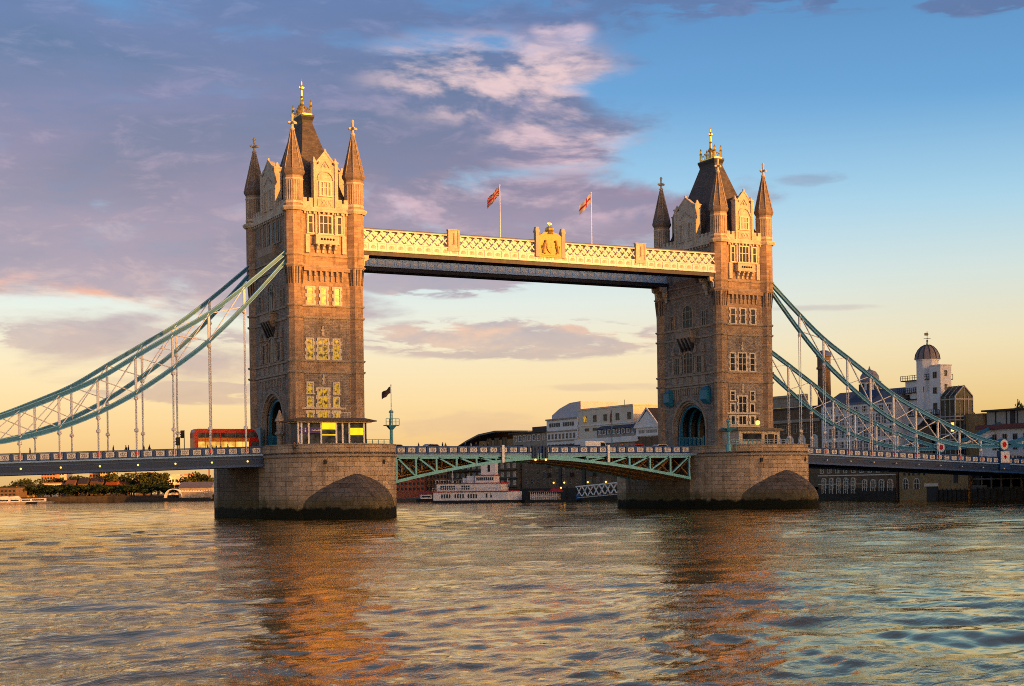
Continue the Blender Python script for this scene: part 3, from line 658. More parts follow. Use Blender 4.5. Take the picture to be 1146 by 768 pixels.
    return T
towL = tower(-PX, True, 'left stone gothic tower whose river windows glow yellow')
towR = tower(PX, False, 'right stone gothic tower with dark windows beside the white domed building')

# ------------------------------------------------------------------ high-level walkways
def walkway(sgn, label):
    T = thing('high_walkway', (0, sgn*8.2, 42.4), label, 'walkway', 'high-level walkways')
    yo, yi = sgn*9.98, sgn*6.3; F = lambda u, w, z: (u, (-yo if False else yo) + sgn*w, z)
    if sgn > 0: F = lambda u, w, z: (u, yi-w, z)       # the face seen from the river upstream is the inner one
    x0, x1 = (-35.6, 36.6) if sgn < 0 else (-34.9, 34.9)
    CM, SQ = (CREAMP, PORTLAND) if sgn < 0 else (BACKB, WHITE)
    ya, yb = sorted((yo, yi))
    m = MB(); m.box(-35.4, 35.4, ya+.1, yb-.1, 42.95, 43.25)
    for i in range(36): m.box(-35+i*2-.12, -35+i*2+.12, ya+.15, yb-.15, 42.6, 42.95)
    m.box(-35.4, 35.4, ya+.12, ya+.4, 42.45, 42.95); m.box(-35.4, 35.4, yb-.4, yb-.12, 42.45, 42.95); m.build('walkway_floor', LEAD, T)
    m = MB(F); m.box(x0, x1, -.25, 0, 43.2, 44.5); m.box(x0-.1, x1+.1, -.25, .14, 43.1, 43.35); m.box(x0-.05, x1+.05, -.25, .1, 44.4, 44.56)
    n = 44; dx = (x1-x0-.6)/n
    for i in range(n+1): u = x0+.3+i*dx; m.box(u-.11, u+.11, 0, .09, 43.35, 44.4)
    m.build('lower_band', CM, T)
    q = None
    for i in range(n):
        u = x0+.3+(i+.5)*dx
        if q is None:
            mb = MB(F); mb.prisx([(0, 43.62), (0.001, 43.62)], 0, 1) if False else None
            mb.box(u-.42, u+.42, 0, .05, 43.55, 43.95); mb.box(u-.25, u+.25, 0, .06, 43.95, 44.12); mb.box(u-.1, u+.1, .05, .09, 43.65, 44.05)
            q = mb.build('band_ornament', SQ, T); u_first = u
        else: child_copy(q, u-u_first)
    m = MB(); yw = -9.35 if sgn < 0 else 7.0
    m.box(-35, 35, yw, yw+.1, 44.5, 46.55); m.build('inner_wall', paint('pale_inner_wall', (0.5, 0.52, 0.55, 1), .3, 0, .35, .35, False) if 'pale_inner_wall' not in MATS else MATS['pale_inner_wall'], T)
    m = MB(); ym = (ya+yb)/2
    m.prisx([(ya-.1, 46.6), (yb+.1, 46.6), (yb+.1, 46.72), (ym, 47.15), (ya-.1, 46.72)], -35.2, 35.2); m.build('walkway_roof', paint('zinc_roof', (0.2, 0.2, 0.17, 1), .5) if 'zinc_roof' not in MATS else MATS['zinc_roof'], T)
    for a, b in ((-34.6, -19.55), (-17.35, -3.0), (3.0, 17.35), (19.55, 34.6)):
        m = MB(F); m.box(a, b, -.2, .05, 46.45, 46.72); m.build('top_rail', CM, T)
        m = MB(F); n = round((b-a)/1.45); d = (b-a)/n; h = 1.9
        for i in range(-1, n+1):
            for s_ in (1, -1):
                ua = a+i*d; ub = ua+d*1.3
                za, zb = (44.52, 46.5) if s_ > 0 else (46.5, 44.52)
                fa, fb = max(0, (a-ua)/(ub-ua)), min(1, (b-ua)/(ub-ua))
                if fb-fa > .05: m.bar((ua+(ub-ua)*fa, -.06-.04*s_, za+(zb-za)*fa), (ua+(ub-ua)*fb, -.06-.04*s_, za+(zb-za)*fb), .07, .2)
        m.build('lattice', CM, T)
    if sgn < 0:
        for c in (-18.45, 18.45):
            m = MB(F); m.box(c-1.05, c+1.05, -.3, .22, 43.9, 47.35); m.box(c-1.15, c+1.15, -.32, .3, 47.35, 47.5); m.box(c+.72, c+1.05, .22, .34, 44.6, 47.35); m.box(c-1.05, c-.72, .22, .34, 44.6, 47.35)
            p = m.build('stone_panel', PORTLAND, T)
            m = MB(F)
            for j in range(5): m.bar((c-.3+.12*j, .25, 45+.35*j), (c+.3-.1*j, .25, 45.3+.35*j), .1, .1)
            m.box(c-.12, c+.12, .22, .34, 45, 46.9); m.build('panel_relief', TRIM, p)
        m = MB(F); m.box(-2.2, 2.2, -.4, .3, 43.9, 47.55); m.poly([(-2.2, 47.55), (2.2, 47.55), (1.3, 48.1), (.7, 48.2), (0, 48.5), (-.7, 48.2), (-1.3, 48.1)], lambda p, t: (p[0], t, p[1]), -.3, .3)
        cr = m.build('crest_panel', CREST, T)
        m = MB(F)
        m.poly([(-.75, 46.4), (.75, 46.4), (.75, 45.4), (.4, 44.8), (0, 44.55), (-.4, 44.8), (-.75, 45.4)], lambda p, t: (p[0], t, p[1]), .3, .52)      # shield
        m.box(-.05, .05, .52, .57, 44.7, 46.35); m.box(-.72, .72, .52, .57, 45.5, 45.6)
        for s_ in (-1, 1):                            # rampant supporters
            for (a, b, r0, r1) in (((1.5, .4, 44.6), (1.25, .42, 45.8), .22, .32), ((1.25, .42, 45.8), (1.0, .5, 46.5), .3, .2), ((1.25, .42, 45.9), (.8, .55, 45.7), .13, .09), ((1.5, .4, 44.8), (1.05, .5, 44.5), .15, .1), ((1.55, .4, 44.8), (1.85, .4, 45.9), .08, .05)):
                m.tube((s_*a[0], a[1], a[2]), (s_*b[0], b[1], b[2]), r0, r1)
            m.ball((s_*.98, .5, 46.62), .24, 8, 5)
        m.box(-1.7, 1.7, .3, .42, 44.2, 44.4)
        m.build('coat_of_arms', CREST, cr)
        m = MB(F); m.lathe(0, 0, [(.72, 47.95), (.62, 48.2), (.8, 48.6), (.75, 48.95), (.35, 49.2), (.14, 49.3), (.14, 49.6), (.1, 50.1), (0, 50.4)], 10); m.box(-.35, .35, -.08, .08, 49.65, 49.85)
        for i in range(6): m.ball((-1.9+.22*i, 0, 47.75), .16, 6, 4); m.ball((1.9-.22*i, 0, 47.75), .16, 6, 4)
        m.build('crown', GOLD, cr)
        for s_ in (-1, 1):
            m = MB(F); m.box(s_*2.55-.33, s_*2.55+.33, -.4, .4, 43.9, 48.3); m.box(s_*2.55-.42, s_*2.55+.42, -.48, .48, 48.1, 48.35); m.frus(s_*2.55-.4, s_*2.55+.4, -.4, .4, 48.35, s_*2.55-.3, s_*2.55+.3, -.3, .3, 49.0); m.build('crest_post', paint('post_stone', (0.4, 0.36, 0.32, 1), .7) if 'post_stone' not in MATS else MATS['post_stone'], cr)
    for x, sx in ((-35.0, 1), (35.0, -1)):             # brackets under the ends, against the towers
        for yy in (yo-sgn*.6, yi+sgn*.4):
            m = MB(); a = x; m.prisy([(a, 42.4), (a-sx*0+sx*1.4, 42.4), (a+sx*1.3, 41.7), (a+sx*.7, 41.4), (a+sx*.6, 40.6), (a+sx*.2, 40.2), (a, 39.4)], yy-.35, yy+.35); m.build('end_bracket', PORTLAND, T)
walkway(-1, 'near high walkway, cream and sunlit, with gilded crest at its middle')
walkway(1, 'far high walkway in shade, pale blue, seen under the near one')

# ------------------------------------------------------------------ flags on the walkway and masts
def flag(x, y, z0, z1, w, h, fn, label, plabel, droop=.9, rake=1.0):
    P = thing('flagpole', (x, y, z0), plabel, 'flagpole', 'flagpoles over the bridge')
    m = MB(); m.tube((x, y, z0), (x, y, z1), .1, .06, 8); m.ball((x, y, z1+.08), .14, 8, 4); m.build('pole', WHITE, P)
    mb = MB(); nx, nz = 24, 12; vs = []; fs = []; uvs = []
    for i in range(nx+1):
        for j in range(nz+1):
            u, v = i/nx, j/nz
            vs.append((x-.1-w*u*.85, y+.28*math.sin(u*7+v*1.5)*u, z1-.15-h*(1-v)-droop*w*u**1.15+.08*math.sin(u*9)))
    for i in range(nx):
        for j in range(nz):
            a = i*(nz+1)+j; fs.append((a, a+1, a+nz+2, a+nz+1)); uvs.append([(i/nx, j/nz), (i/nx, (j+1)/nz), ((i+1)/nx, (j+1)/nz), ((i+1)/nx, j/nz)])
    mb.add(vs, fs, uvs); mb.smooth = True
    m_, t, b = base_mat(label.replace(' ', '_')[:30], .8)
    uv = t.n('ShaderNodeUVMap').outputs[0]; s_ = t.n('ShaderNodeSeparateXYZ'); t.link(uv, s_.inputs[0])
    t.link(fn(t, s_.outputs[0], s_.outputs[1]), b.inputs['Base Color'])
    o = mb.build('flag', m_, None, (x, y, z1-h)); tag(o, label, 'flag', 'flags over the bridge')
def lt(t, a, b): return t.m('LESS_THAN', a, b)
def fl_cross(t, u, v):
    a = lt(t, t.m('ABSOLUTE', t.m('SUBTRACT', v, .5)), .11); b = lt(t, t.m('ABSOLUTE', t.m('SUBTRACT', u, .42)), .075)
    return t.mix(t.m('MAXIMUM', a, b), (.3, .29, .31, 1), (.2, .004, .012, 1))
def fl_union(t, u, v):
    du = t.m('SUBTRACT', u, .5); dv = t.m('SUBTRACT', v, .5)
    d1 = t.m('ABSOLUTE', t.m('SUBTRACT', du, dv)); d2 = t.m('ABSOLUTE', t.m('ADD', du, dv)); dd = t.m('MINIMUM', d1, d2)
    cv = t.m('MINIMUM', t.m('MULTIPLY', t.m('ABSOLUTE', du), 1.8), t.m('ABSOLUTE', dv))
    c = t.mix(lt(t, dd, .14), (.012, .02, .14, 1), (.2, .2, .23, 1)); c = t.mix(lt(t, dd, .05), c, (.2, .004, .012, 1))
    c = t.mix(lt(t, cv, .19), c, (.2, .2, .23, 1)); return t.mix(lt(t, cv, .11), c, (.2, .004, .012, 1))
def fl_dark(t, u, v): return t.mix(lt(t, v, .5), (.03, .025, .03, 1), (.06, .03, .035, 1))
flag(-8.75, -8.4, 46.8, 55.9, 2.6, 1.6, fl_union, 'red white and blue crossed flag flying left of the gilded crest', 'white pole on the walkway carrying the red white and blue flag')
flag(9.4, -8.4, 46.8, 56.0, 2.6, 1.6, fl_cross, 'white flag with red cross flying right of the gilded crest', 'white pole on the walkway carrying the white and red flag')
flag(-31.1, -12.2, 14.7, 21.1, 1.7, 1.1, fl_dark, 'small dark flag on the teal signal mast of the left pier', 'thin pole rising from the teal mast on the left pier', .6)
# ------------------------------------------------------------------ parapets and decks
def zroad(x):                                          # top of parapet along the bridge
    ax = abs(x); s = .027 if x < 0 else .042
    return 11.4 - max(0, ax-51.85)*s
SPX = 1.91
def parapet_unit(zf, x, y, T, sgn, L=SPX):
    z0, z1 = zf(x)-1.28, zf(x+L)-1.28
    def sk(mb, a, b, w0, w1, h0, h1):                  # sheared box following the slope
        za, zb = zf(x+a)-1.28, zf(x+b)-1.28
        ya, yb = sorted((y+sgn*w0, y+sgn*w1))
        mb.add([(x+a, ya, za+h0), (x+b, ya, zb+h0), (x+b, yb, zb+h0), (x+a, yb, za+h0), (x+a, ya, za+h1), (x+b, ya, zb+h1), (x+b, yb, zb+h1), (x+a, yb, za+h1)],
               [(3, 2, 1, 0), (4, 5, 6, 7), (0, 1, 5, 4), (1, 2, 6, 5), (2, 3, 7, 6), (3, 0, 4, 7)])
    m = MB(); sk(m, .16, L-.16, 0, .08, .1, 1.1); sk(m, -.16, .16, -.02, .2, 0, 1.2); sk(m, -.02, L, -.03, .24, 1.12, 1.28); sk(m, 0, L, -.03, .2, 0, .12)
    p = m.build('parapet_panel', NAVY, T)
    m = MB(); sk(m, .33, L-.33, .08, .13, .25, 1.0); c = m.build('cast_panel', CREAMP, p)
    m = MB()
    for c0 in (.52, .82, 1.12): 
        zc = (z0+z1)/2+.62
        for s_ in (1, -1): m.bar((x+c0, y+sgn*.14, zc-.26*s_), (x+c0+.28, y+sgn*.14, zc+.26*s_), .03, .07)
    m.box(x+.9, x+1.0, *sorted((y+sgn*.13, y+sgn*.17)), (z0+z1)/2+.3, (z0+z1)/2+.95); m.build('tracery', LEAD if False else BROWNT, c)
    return p
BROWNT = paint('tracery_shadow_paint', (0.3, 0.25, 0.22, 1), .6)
def side_span(side, label):
    s = -1 if side == 'L' else 1
    xa, xb = (-130, -51.9) if s < 0 else (51.9, 134)
    T = thing('side_span', ((xa+xb)/2, 0, 10), label, 'bridge deck', 'suspended side spans')
    xm = (xa+xb)/2
    def slab(y0, y1, h0, h1, name, mat):
        m = MB(); za, zb = zroad(xa)-11.4, zroad(xb)-11.4
        m.add([(xa, y0, za+h0), (xb, y0, zb+h0), (xb, y1, zb+h0), (xa, y1, za+h0), (xa, y0, za+h1), (xb, y0, zb+h1), (xb, y1, zb+h1), (xa, y1, za+h1)],
              [(3, 2, 1, 0), (4, 5, 6, 7), (0, 1, 5, 4), (1, 2, 6, 5), (2, 3, 7, 6), (3, 0, 4, 7)])
        return m.build(name, mat, T)
    slab(-5.4, 5.4, 9.3, 10.2, 'roadway', ASPH); slab(-8.8, -5.404, 9.5, 10.34, 'footway', TRIM); slab(5.404, 8.8, 9.5, 10.34, 'footway', TRIM)
    for sg in (-1, 1):
        y = sg*9.0
        slab(*sorted((y, y+sg*.3)), 8.3, 10.12, 'girder_web', NAVYD)
        slab(*sorted((y-sg*.05, y+sg*.55)), 9.92, 10.16, 'girder_top_flange', CREAMB if False else BLUEP)
        slab(*sorted((y-sg*.15, y+sg*.6)), 8.2, 8.55, 'girder_bottom_flange', NAVY)
        slab(*sorted((y-sg*.02, y+sg*.42)), 9.4, 9.55, 'girder_rib', NAVY)
    m = MB(); x = xa+1
    while x < xb:
        z = zroad(x)-11.4; m.box(x-.15, x+.15, -8.9, 8.9, z+8.5, z+9.28); x += 5.73/2
    m.build('cross_beams', DARK, T)
    n = int(abs(xb-xa)/SPX)
    n = min(n, 33 if s > 0 else 27)
    for i in range(n):
        x = (51.95+i*SPX) if s > 0 else (-51.95-(i+1)*SPX)
        if 105.0 < x+1 < 108.0: continue
        parapet_unit(zroad, x, -9.1, T, -1)
    slab(9.02, 9.2, 10.1, 11.25, 'far_parapet', NAVY)
    # shields and lamps at each hanger
    for j in range(10 if s > 0 else 8):
        x = s*(54.55+5.73*j)
        z = zroad(x); m = MB(); m.prisy([(x-.2, z-.25), (x+.2, z-.25), (x+.2, z-.75), (x, z-1.05), (x-.2, z-.75)], -9.42, -9.3); m.build('red_shield', RED, T)
        m = MB(); m.ball((x, -9.75, z-2.32), .15, 8, 5); m.bar((x, -9.4, z-2.3), (x, -9.8, z-2.3), .1, .1); m.build('girder_lamp', LAMP if s < 0 else CREAMP, T)
    return T
side_span('L', 'blue suspended roadway carrying the red bus, with glowing girder lamps')
side_span('R', 'blue suspended roadway in front of the riverside warehouses')

TOPP = [(47.5, 42.3), (48.3, 41.6), (54.5, 36.35), (60.3, 31.9), (66, 28.45), (71.7, 25.0), (77.4, 21.5), (83.2, 18.9), (88.9, 16.6), (94.6, 14.6), (100.3, 12.95), (104.8, 11.95), (106.37, 11.75)]
BOTP = [(47.5, 41.0), (48.3, 40.1), (54.5, 33.3), (60.3, 27.7), (66, 23.35), (71.7, 19.5), (77.4, 16.45), (83.2, 14.15), (88.9, 12.6), (94.6, 11.65), (100.3, 11.35), (104.8, 11.4), (106.37, 11.6)]
def interp(P, x):
    for (a, za), (b, zb) in zip(P, P[1:]):
        if a <= x <= b: return za+(zb-za)*(x-a)/(b-a)
    return P[-1][1]
def chain(s, y, label):
    T = thing('suspension_chain', (s*77, y, 10), label, 'suspension chain', 'suspension chains')
    def dens(P): 
        xs = [p[0] for p in P]; out = []
        for i in range(len(P)-1):
            for q in range(3):
                x = xs[i]+(xs[i+1]-xs[i])*q/3
                p0, p1, p2, p3 = P[max(0, i-1)], P[i], P[i+1], P[min(len(P)-1, i+2)]; t = q/3
                m1 = (p2[1]-p0[1])/(p2[0]-p0[0])*(p2[0]-p1[0]); m2 = (p3[1]-p1[1])/(p3[0]-p1[0])*(p2[0]-p1[0])
                z = (2*t**3-3*t*t+1)*p1[1]+(t**3-2*t*t+t)*m1+(-2*t**3+3*t*t)*p2[1]+(t**3-t*t)*m2
                out.append((x, z))
        return out+[P[-1]]
    for P, nm in ((TOPP, 'top_chord'), (BOTP, 'bottom_chord')):
        D = dens(P); m = MB(); m.strip([(s*x, y, z) for x, z in D], .36, .62); o = m.build(nm, CHAINP, T)
        m = MB(); m.strip([(s*x, y, z+.34) for x, z in D], .66, .14); m.strip([(s*x, y, z-.34) for x, z in D], .66, .14); m.build('chord_flange', FLANGE, o)
    hx = [54.55+5.73*j for j in range(9)]
    for j, x in enumerate(hx):
        a, b = interp(TOPP, x), interp(BOTP, x)
        if a-b > .9:
            m = MB(); m.bar((s*x, y, b+.2), (s*x, y, a-.2), .3, .34); m.build('web_post', WEBW, T)
        zb = zroad(s*x)-1.2
        m = MB(); m.tube((s*x, y-.28, zb), (s*x, y-.28, b-.4), .075, None, 6); m.tube((s*x, y+.28, zb), (s*x, y+.28, b-.4), .075, None, 6); m.ball((s*x, y, b-.62), .3, 8, 5); m.lathe(s*x, y, [(.18, b-1.1), (.38, b-.9), (.2, b-.5)], 8)
        if b-zb > 6: m.lathe(s*x, y, [(.12, zb+3.8), (.36, zb+4), (.36, zb+4.3), (.12, zb+4.5)], 6)
        m.build('hanger', WEBW, T)
        if j < 8:
            x2 = hx[j+1]; a2, b2 = interp(TOPP, x2), interp(BOTP, x2)
            for (p, q, k_) in (((x, b), (x2, a2), 0), ((x, a), (x2, b2), 1)):
                if j == 7 and k_ == 1 and False: continue
                m = MB(); m.bar((s*p[0], y+.1*(1-2*k_), p[1]), (s*q[0], y+.1*(1-2*k_), q[1]), .12, .26, (0, 1, 0)); m.build('web_diagonal', WEBW, T)
    # pin with red and white disc
    px, pz = s*106.37, 11.7
    m = MB(); m.poly([(px+1.25*math.cos(i*math.pi/12), pz+1.25*math.sin(i*math.pi/12)) for i in range(24)], lambda p, t: (p[0], t, p[1]), y-.5, y+.5); m.build('link_pin', CHAINP, T)
    for r, a, mt, nm in ((1.05, .58, WHITE, 'white_disc'), (.55, .64, RED, 'red_disc')):
        m = MB(); m.poly([(px+r*math.cos(i*math.pi/12), pz+r*math.sin(i*math.pi/12)) for i in range(24)], lambda p, t: (p[0], t, p[1]), y-a, y-.45); m.build(nm, mt, T)
    # landward links rising to the abutment
    A = [(107.2, 11.75), (112, 12.85), (118, 14.7), (124, 16.9), (131, 19.2)]; B = [(107.2, 11.4), (112, 11.5), (118, 12.5), (124, 14.2), (131, 16.3)]
    for P, nm in ((A, 'landward_top_chord'), (B, 'landward_bottom_chord')):
        m = MB(); m.strip([(s*x, y, z) for x, z in P], .5, .75); m.build(nm, CHAINP, T)
    for i in range(1, 4):
        m = MB(); m.bar((s*A[i][0], y, B[i][1]), (s*A[i][0], y, A[i][1]), .3, .3); m.bar((s*A[i][0], y-.1, B[i][1]), (s*A[i+1][0], y-.1, A[i+1][1]), .12, .24, (0, 1, 0)); m.bar((s*A[i][0], y+.1, A[i][1]), (s*A[i+1][0], y+.1, B[i+1][1]), .12, .24, (0, 1, 0)); m.build('web_post', WEBW, T)
    return T
chain(-1, -9.1, 'near chain of the span the red bus is on, its tower end catching the sun')
chain(-1, 9.1, 'far chain of the span the red bus is on')
chain(1, -9.1, 'near chain right of the dark-windowed tower, ending at the large red and white disc')
chain(1, 9.1, 'far chain right of the dark-windowed tower, passing behind the near chain')
# plinth below the link pin with a small red cross
PT = thing('link_plinth', (106.4, -9.1, 8.0), 'navy and white plinth with a red cross under the red and white disc', 'plinth')
m = MB(); m.box(105, 107.8, -9.75, -8.9, 6.6, 10.45); m.build('plinth_block', NAVY, PT)
m = MB(); m.box(105.2, 107.6, -9.85, -9.752, 8.0, 10.3); m.build('white_face', WHITE, PT)
m = MB(); m.box(106.25, 106.55, -9.9, -9.852, 8.75, 9.6); m.box(105.98, 106.82, -9.9, -9.852, 9.03, 9.32); m.build('red_cross', RED, PT)

# ------------------------------------------------------------------ bascule leaves
JX = -2.2
def leaf(s, label):
    T = thing('bascule_leaf', (s*16, 0, 9), label, 'bascule leaf', 'bascule leaves')
    xr = s*29.2; xc = JX+s*.12
    X = lambda f: xr+(xc-xr)*f                          # f=0 root, 1 centre
    low = lambda f: 5.55+(9.35-5.55)*(1-(1-f)**1.55)
    ztop = 10.0
    a, b = sorted((X(-.045), xc))
    m = MB(); m.box(a, b, -8.8, 8.8, 9.85, 10.18); m.build('deck_plate', ASPH, T)
    for sg in (-1, 1):
        ys = sorted((sg*8.9, sg*9.25)); m = MB(); m.box(a, b, *ys, 9.72, 10.14); m.box(a, b, *sorted((sg*8.85, sg*9.4)), 10.02, 10.14); m.build('fascia', AQUA if False else BLUEP, T)
    nb = 7
    for yi, y in enumerate((-9.05, -3.2, 3.2, 9.05)):
        mat = AQUA if yi in (0,) else (OCHRE if yi < 3 else AQUA)
        m = MB(); fs = [i/24 for i in range(25)]
        m.strip([(X(f), y, low(f)) for f in fs], .5, .5); m.build('lower_chord', mat, T)
        m = MB(); m.box(*sorted((xr, xc)), y-.2, y+.2, 9.3, 9.7); m.build('upper_chord', mat, T)
        m = MB()
        for i in range(nb):
            f0 = i/7.2; f1 = (i+1)/7.2
            w = .34 if yi == 0 else .3
            m.bar((X(f0)+(s*-.25 if i == 0 else 0), y, low(f0)), (X(f0)+(s*-.25 if i == 0 else 0), y, 9.6), w, .3)
            if 9.6-low(f1) > .35: m.bar((X(f0)-s*.35, y, 9.5), (X(f1), y, low(f1)), .26, .4, (0, 1, 0))
        # solid plate toward the centre
        fp = .72
        pts = [(X(fp+i*(1-fp)/5), low(fp+i*(1-fp)/5)) for i in range(6)]
        m.prisy(pts+[(X(1), 9.6), (X(fp), 9.6)] if False else [(X(.86), low(.86)), (X(.93), low(.93)), (X(1), low(1)), (X(1), 9.6), (X(.86), 9.6)], y-.1, y+.1)
        m.build('truss_web', mat, T)
    m = MB()
    for i in range(30):
        f = i/30; x = X(f); m.box(x-.12, x+.12, -8.8, 8.8, low(f)-.12, low(f)+.14)
    m.build('soffit_beams', SOFFIT, T)
    m = MB()
    for i in range(12):
        f0, f1 = i/12, (i+1)/12
        m.add([(X(f0), -8.6, low(f0)+.1), (X(f1), -8.6, low(f1)+.1), (X(f1), 8.6, low(f1)+.1), (X(f0), 8.6, low(f0)+.1)], [(0, 1, 2, 3)])
    m.build('soffit', SOFFIT, T)
    m = MB()
    for i in range(7):
        for (ya, yb) in ((-9, -3.2), (-3.2, 3.2)):
            f0 = i/7.2; z0 = low(f0)+.2
            if 9.4-z0 > .8: m.bar((X(f0), ya, z0), (X(f0), yb, 9.4), .2, .2); m.bar((X(f0), yb, z0), (X(f0), ya, 9.4), .2, .2)
    m.build('cross_bracing', OCHRE, T)
    n = int(abs(xr-xc)/SPX)
    for i in range(n):
        x = min(xr, xc)+.1+i*(abs(xr-xc)-.2)/n if s < 0 else max(xr, xc)-.1-(i+1)*(abs(xr-xc)-.2)/n
        parapet_unit(lambda q: 11.42, x, -9.1, T, -1, (abs(xr-xc)-.2)/n)
    m = MB(); m.box(*sorted((xr, xc)), 9.02, 9.2, 10.1, 11.35); m.build('far_parapet', NAVY, T)
    xp = -9.38 if s < 0 else 23.3 if False else (14.9 if False else 23.34)
    xp = -9.38 if s < 0 else 11.6
    m = MB(); m.box(xp-.22, xp+.22, -9.62, -9.4, 8.6, 11.6); m.build('white_gauge_board', WHITE, T)
    # navigation lights and lamps at the nose
    xl = xc+s*.9; m = MB(); m.box(xl-.5, xl+.5, -9.6, -9.3, 9.3, 11.5); m.build('nose_casing', NAVYD, T)
    m = MB(); m.tube((xl, -9.7, 9.2), (xl, -9.7, 11.2), .06); m.build('lamp_bracket', DARK, T)
    m = MB(); m.ball((xl, -9.7, 9.05), .2, 8, 5); m.build('nose_lamp', LAMP, T)
    return T
leaf(-1, 'left bascule leaf, aqua truss reaching out from the pier with the kiosk')
leaf(1, 'right bascule leaf, aqua truss with brown planked underside')

# ------------------------------------------------------------------ kiosk and masts on the piers
K = thing('glass_kiosk', (-43, -14.5, 10.2), 'low glazed kiosk with yellow lit panels under a flat flared roof on the left pier', 'kiosk')
def kx(px): return at(px, 480, Y=-17.0).x
y0 = -17.0
m = MB(); m.frus(-49.9, -36.1, -17.9, -11.2, 15.0, -49.95, -36.05, -17.95, -11.15, 15.16); m.frus(-49.95, -36.05, -17.95, -11.15, 15.163, -48.2, -37.8, -16.8, -12, 15.62)
m.build('roof', paint('kiosk_roof', (0.13, 0.1, 0.08, 1), .5), K)
m = MB(); m.box(-49.2, -36.8, -17.5, -12, 14.82, 14.996); m.build('eave_board', paint('kiosk_eave', (0.55, 0.4, 0.2, 1), .5), K)
m = MB(); m.box(-48.3, -37.4, -12.4, -12.2, 10.2, 14.8); m.box(-37.55, -37.4, -16.8, -12.4, 10.2, 14.8); m.box(-48.3, -48.15, -16.8, -12.4, 10.2, 14.8); m.build('rear_wall', paint('kiosk_wall', (0.12, 0.1, 0.09, 1), .6), K)
m = MB(); m.box(-48.3, -37.4, -16.8, -16.76, 10.2, 14.8); m.build('glazing', glass_mat('kiosk_glass', (0.03, 0.035, 0.04, 1), .08), K)
for px in (334, 337.5, 345.5, 359.5, 376.5, 383.5, 391, 407.5):
    x = kx(px); m = MB(); m.box(x-.13, x+.13, -17.0, -16.7, 10.2, 14.82); m.build('mullion', WEBW, K)
for (a, b, c, d) in ((360.8, 376, 473, 480.6), (391, 406.5, 479, 487), (360.8, 376, 486.2, 487.4)):
    xa, xb = kx(a), kx(b); za, zb = at((a+b)/2, d, Y=-17).z, at((a+b)/2, c, Y=-17).z
    m = MB(); m.box(xa, xb, -16.95, -16.8, za, zb); m.build('yellow_panel', SIGNY, K)
for (a, b) in ((338.3, 345), (347, 358.5), (334.4, 337)):
    xa, xb = kx(a), kx(b); m = MB(); m.box(xa, xb, -17.0, -16.8, 13.2, 14.1); sg = m.build('purple_sign', paint('purple_sign_%d' % a, (0.06, 0.035, 0.2, 1), .4), K)
    m = MB()
    if a == 338.3: m.box((xa+xb)/2-.09, (xa+xb)/2+.09, -17.04, -17.0, 13.35, 13.72); m.ball(((xa+xb)/2, -17.02, 13.88), .09, 6, 4)
    elif a == 347:
        for i in range(7): m.box(xa+.25+i*.17, xa+.25+i*.17+.11, -17.04, -17.0, 13.55, 13.68+.06*(i % 3 == 0))
        m.box(xa+1.55, xa+1.75, -17.04, -17.0, 13.5, 13.8)
    else: m.box(xa+.1, xb-.1, -17.04, -17.0, 13.6, 13.68)
    m.build('sign_lettering', WHITE, sg)
m = MB(); 
for i in range(8): m.box(-42.6+i*.5, -42.56+i*.5, -14.5, -14.46, 15.55, 16.6)
m.box(-42.6, -39.0, -14.5, -14.46, 16.56, 16.62); m.build('roof_rail', WEBW, K)
def mast(x, y, zt, zp, hw, label):
    T = thing('signal_mast', (x, y, 10.2), label, 'signal mast', 'teal signal masts')
    m = MB(); m.lathe(x, y, [(.45, 10.2), (.45, 11.3), (.28, 11.6), (.24, zt)], 8); m.lathe(x, y, [(.25, zt), (.42, zt+.1), (.3, zt+.35), (.05, zt+.5)], 8); m.build('post', TEALL, T)
    m = MB(); m.box(x-hw, x+hw, y-.6, y+.6, zp, zp+.14); m.frus(x-.25, x+.25, y-.25, y+.25, zp-.6, x-.7, x+.7, y-.5, y+.5, zp-.002); m.build('platform', TEAL, T)
    m = MB()
    for a in (-hw, -hw/2, hw/2, hw): m.box(x+a-.04, x+a+.04, y-.6, y-.52, zp+.14, zp+1.15)
    m.box(x-hw, x+hw, y-.6, y-.53, zp+1.1, zp+1.18); m.box(x-hw, x+hw, y-.6, y-.53, zp+.6, zp+.66); m.build('guard_rail', TEAL, T)
    return T
TEALL = paint('mast_teal', (0.12, 0.36, 0.42, 1), .4)
mast(-30.95+-.1, -12.0, 16.7, 14.6, 1.15, 'teal signal mast with railed platform on the left pier beside the dark flag')
mast(30.6, -19.0, 15.4, 14.2, 1.3, 'teal signal mast on the right pier before the low cabin')
def railing(x0, x1, y, label, mat=None):
    T = thing('pier_railing', ((x0+x1)/2, y, 11.3), label, 'railing', 'railings on the piers')
    m = MB(); n = int((x1-x0)/.9)
    for i in range(n+1): x = x0+(x1-x0)*i/n; m.box(x-.05, x+.05, y-.05, y+.05, 10.2, 12.35)
    m.build('posts', mat or TEALL, T)
    m = MB()
    for z in (11.5, 11.9, 12.3): m.box(x0, x1, y-.03, y+.03, z, z+.08)
    m.build('rails', mat or TEALL, T)
railing(-37.0, -32.0, -13.5, 'low railing on the left pier between the kiosk and the teal mast')
railing(31.8, 45.5, -18.3, 'pale teal railing along the front of the right pier')
CB = thing('control_cabin', (40, -14, 10.2), 'low stone control cabin with a dark window band at the foot of the right tower', 'cabin')
m = MB(); m.box(35.4, 44.6, -15.5, -10.2, 10.2, 14.0); m.build('cabin_wall', PORTLAND, CB)
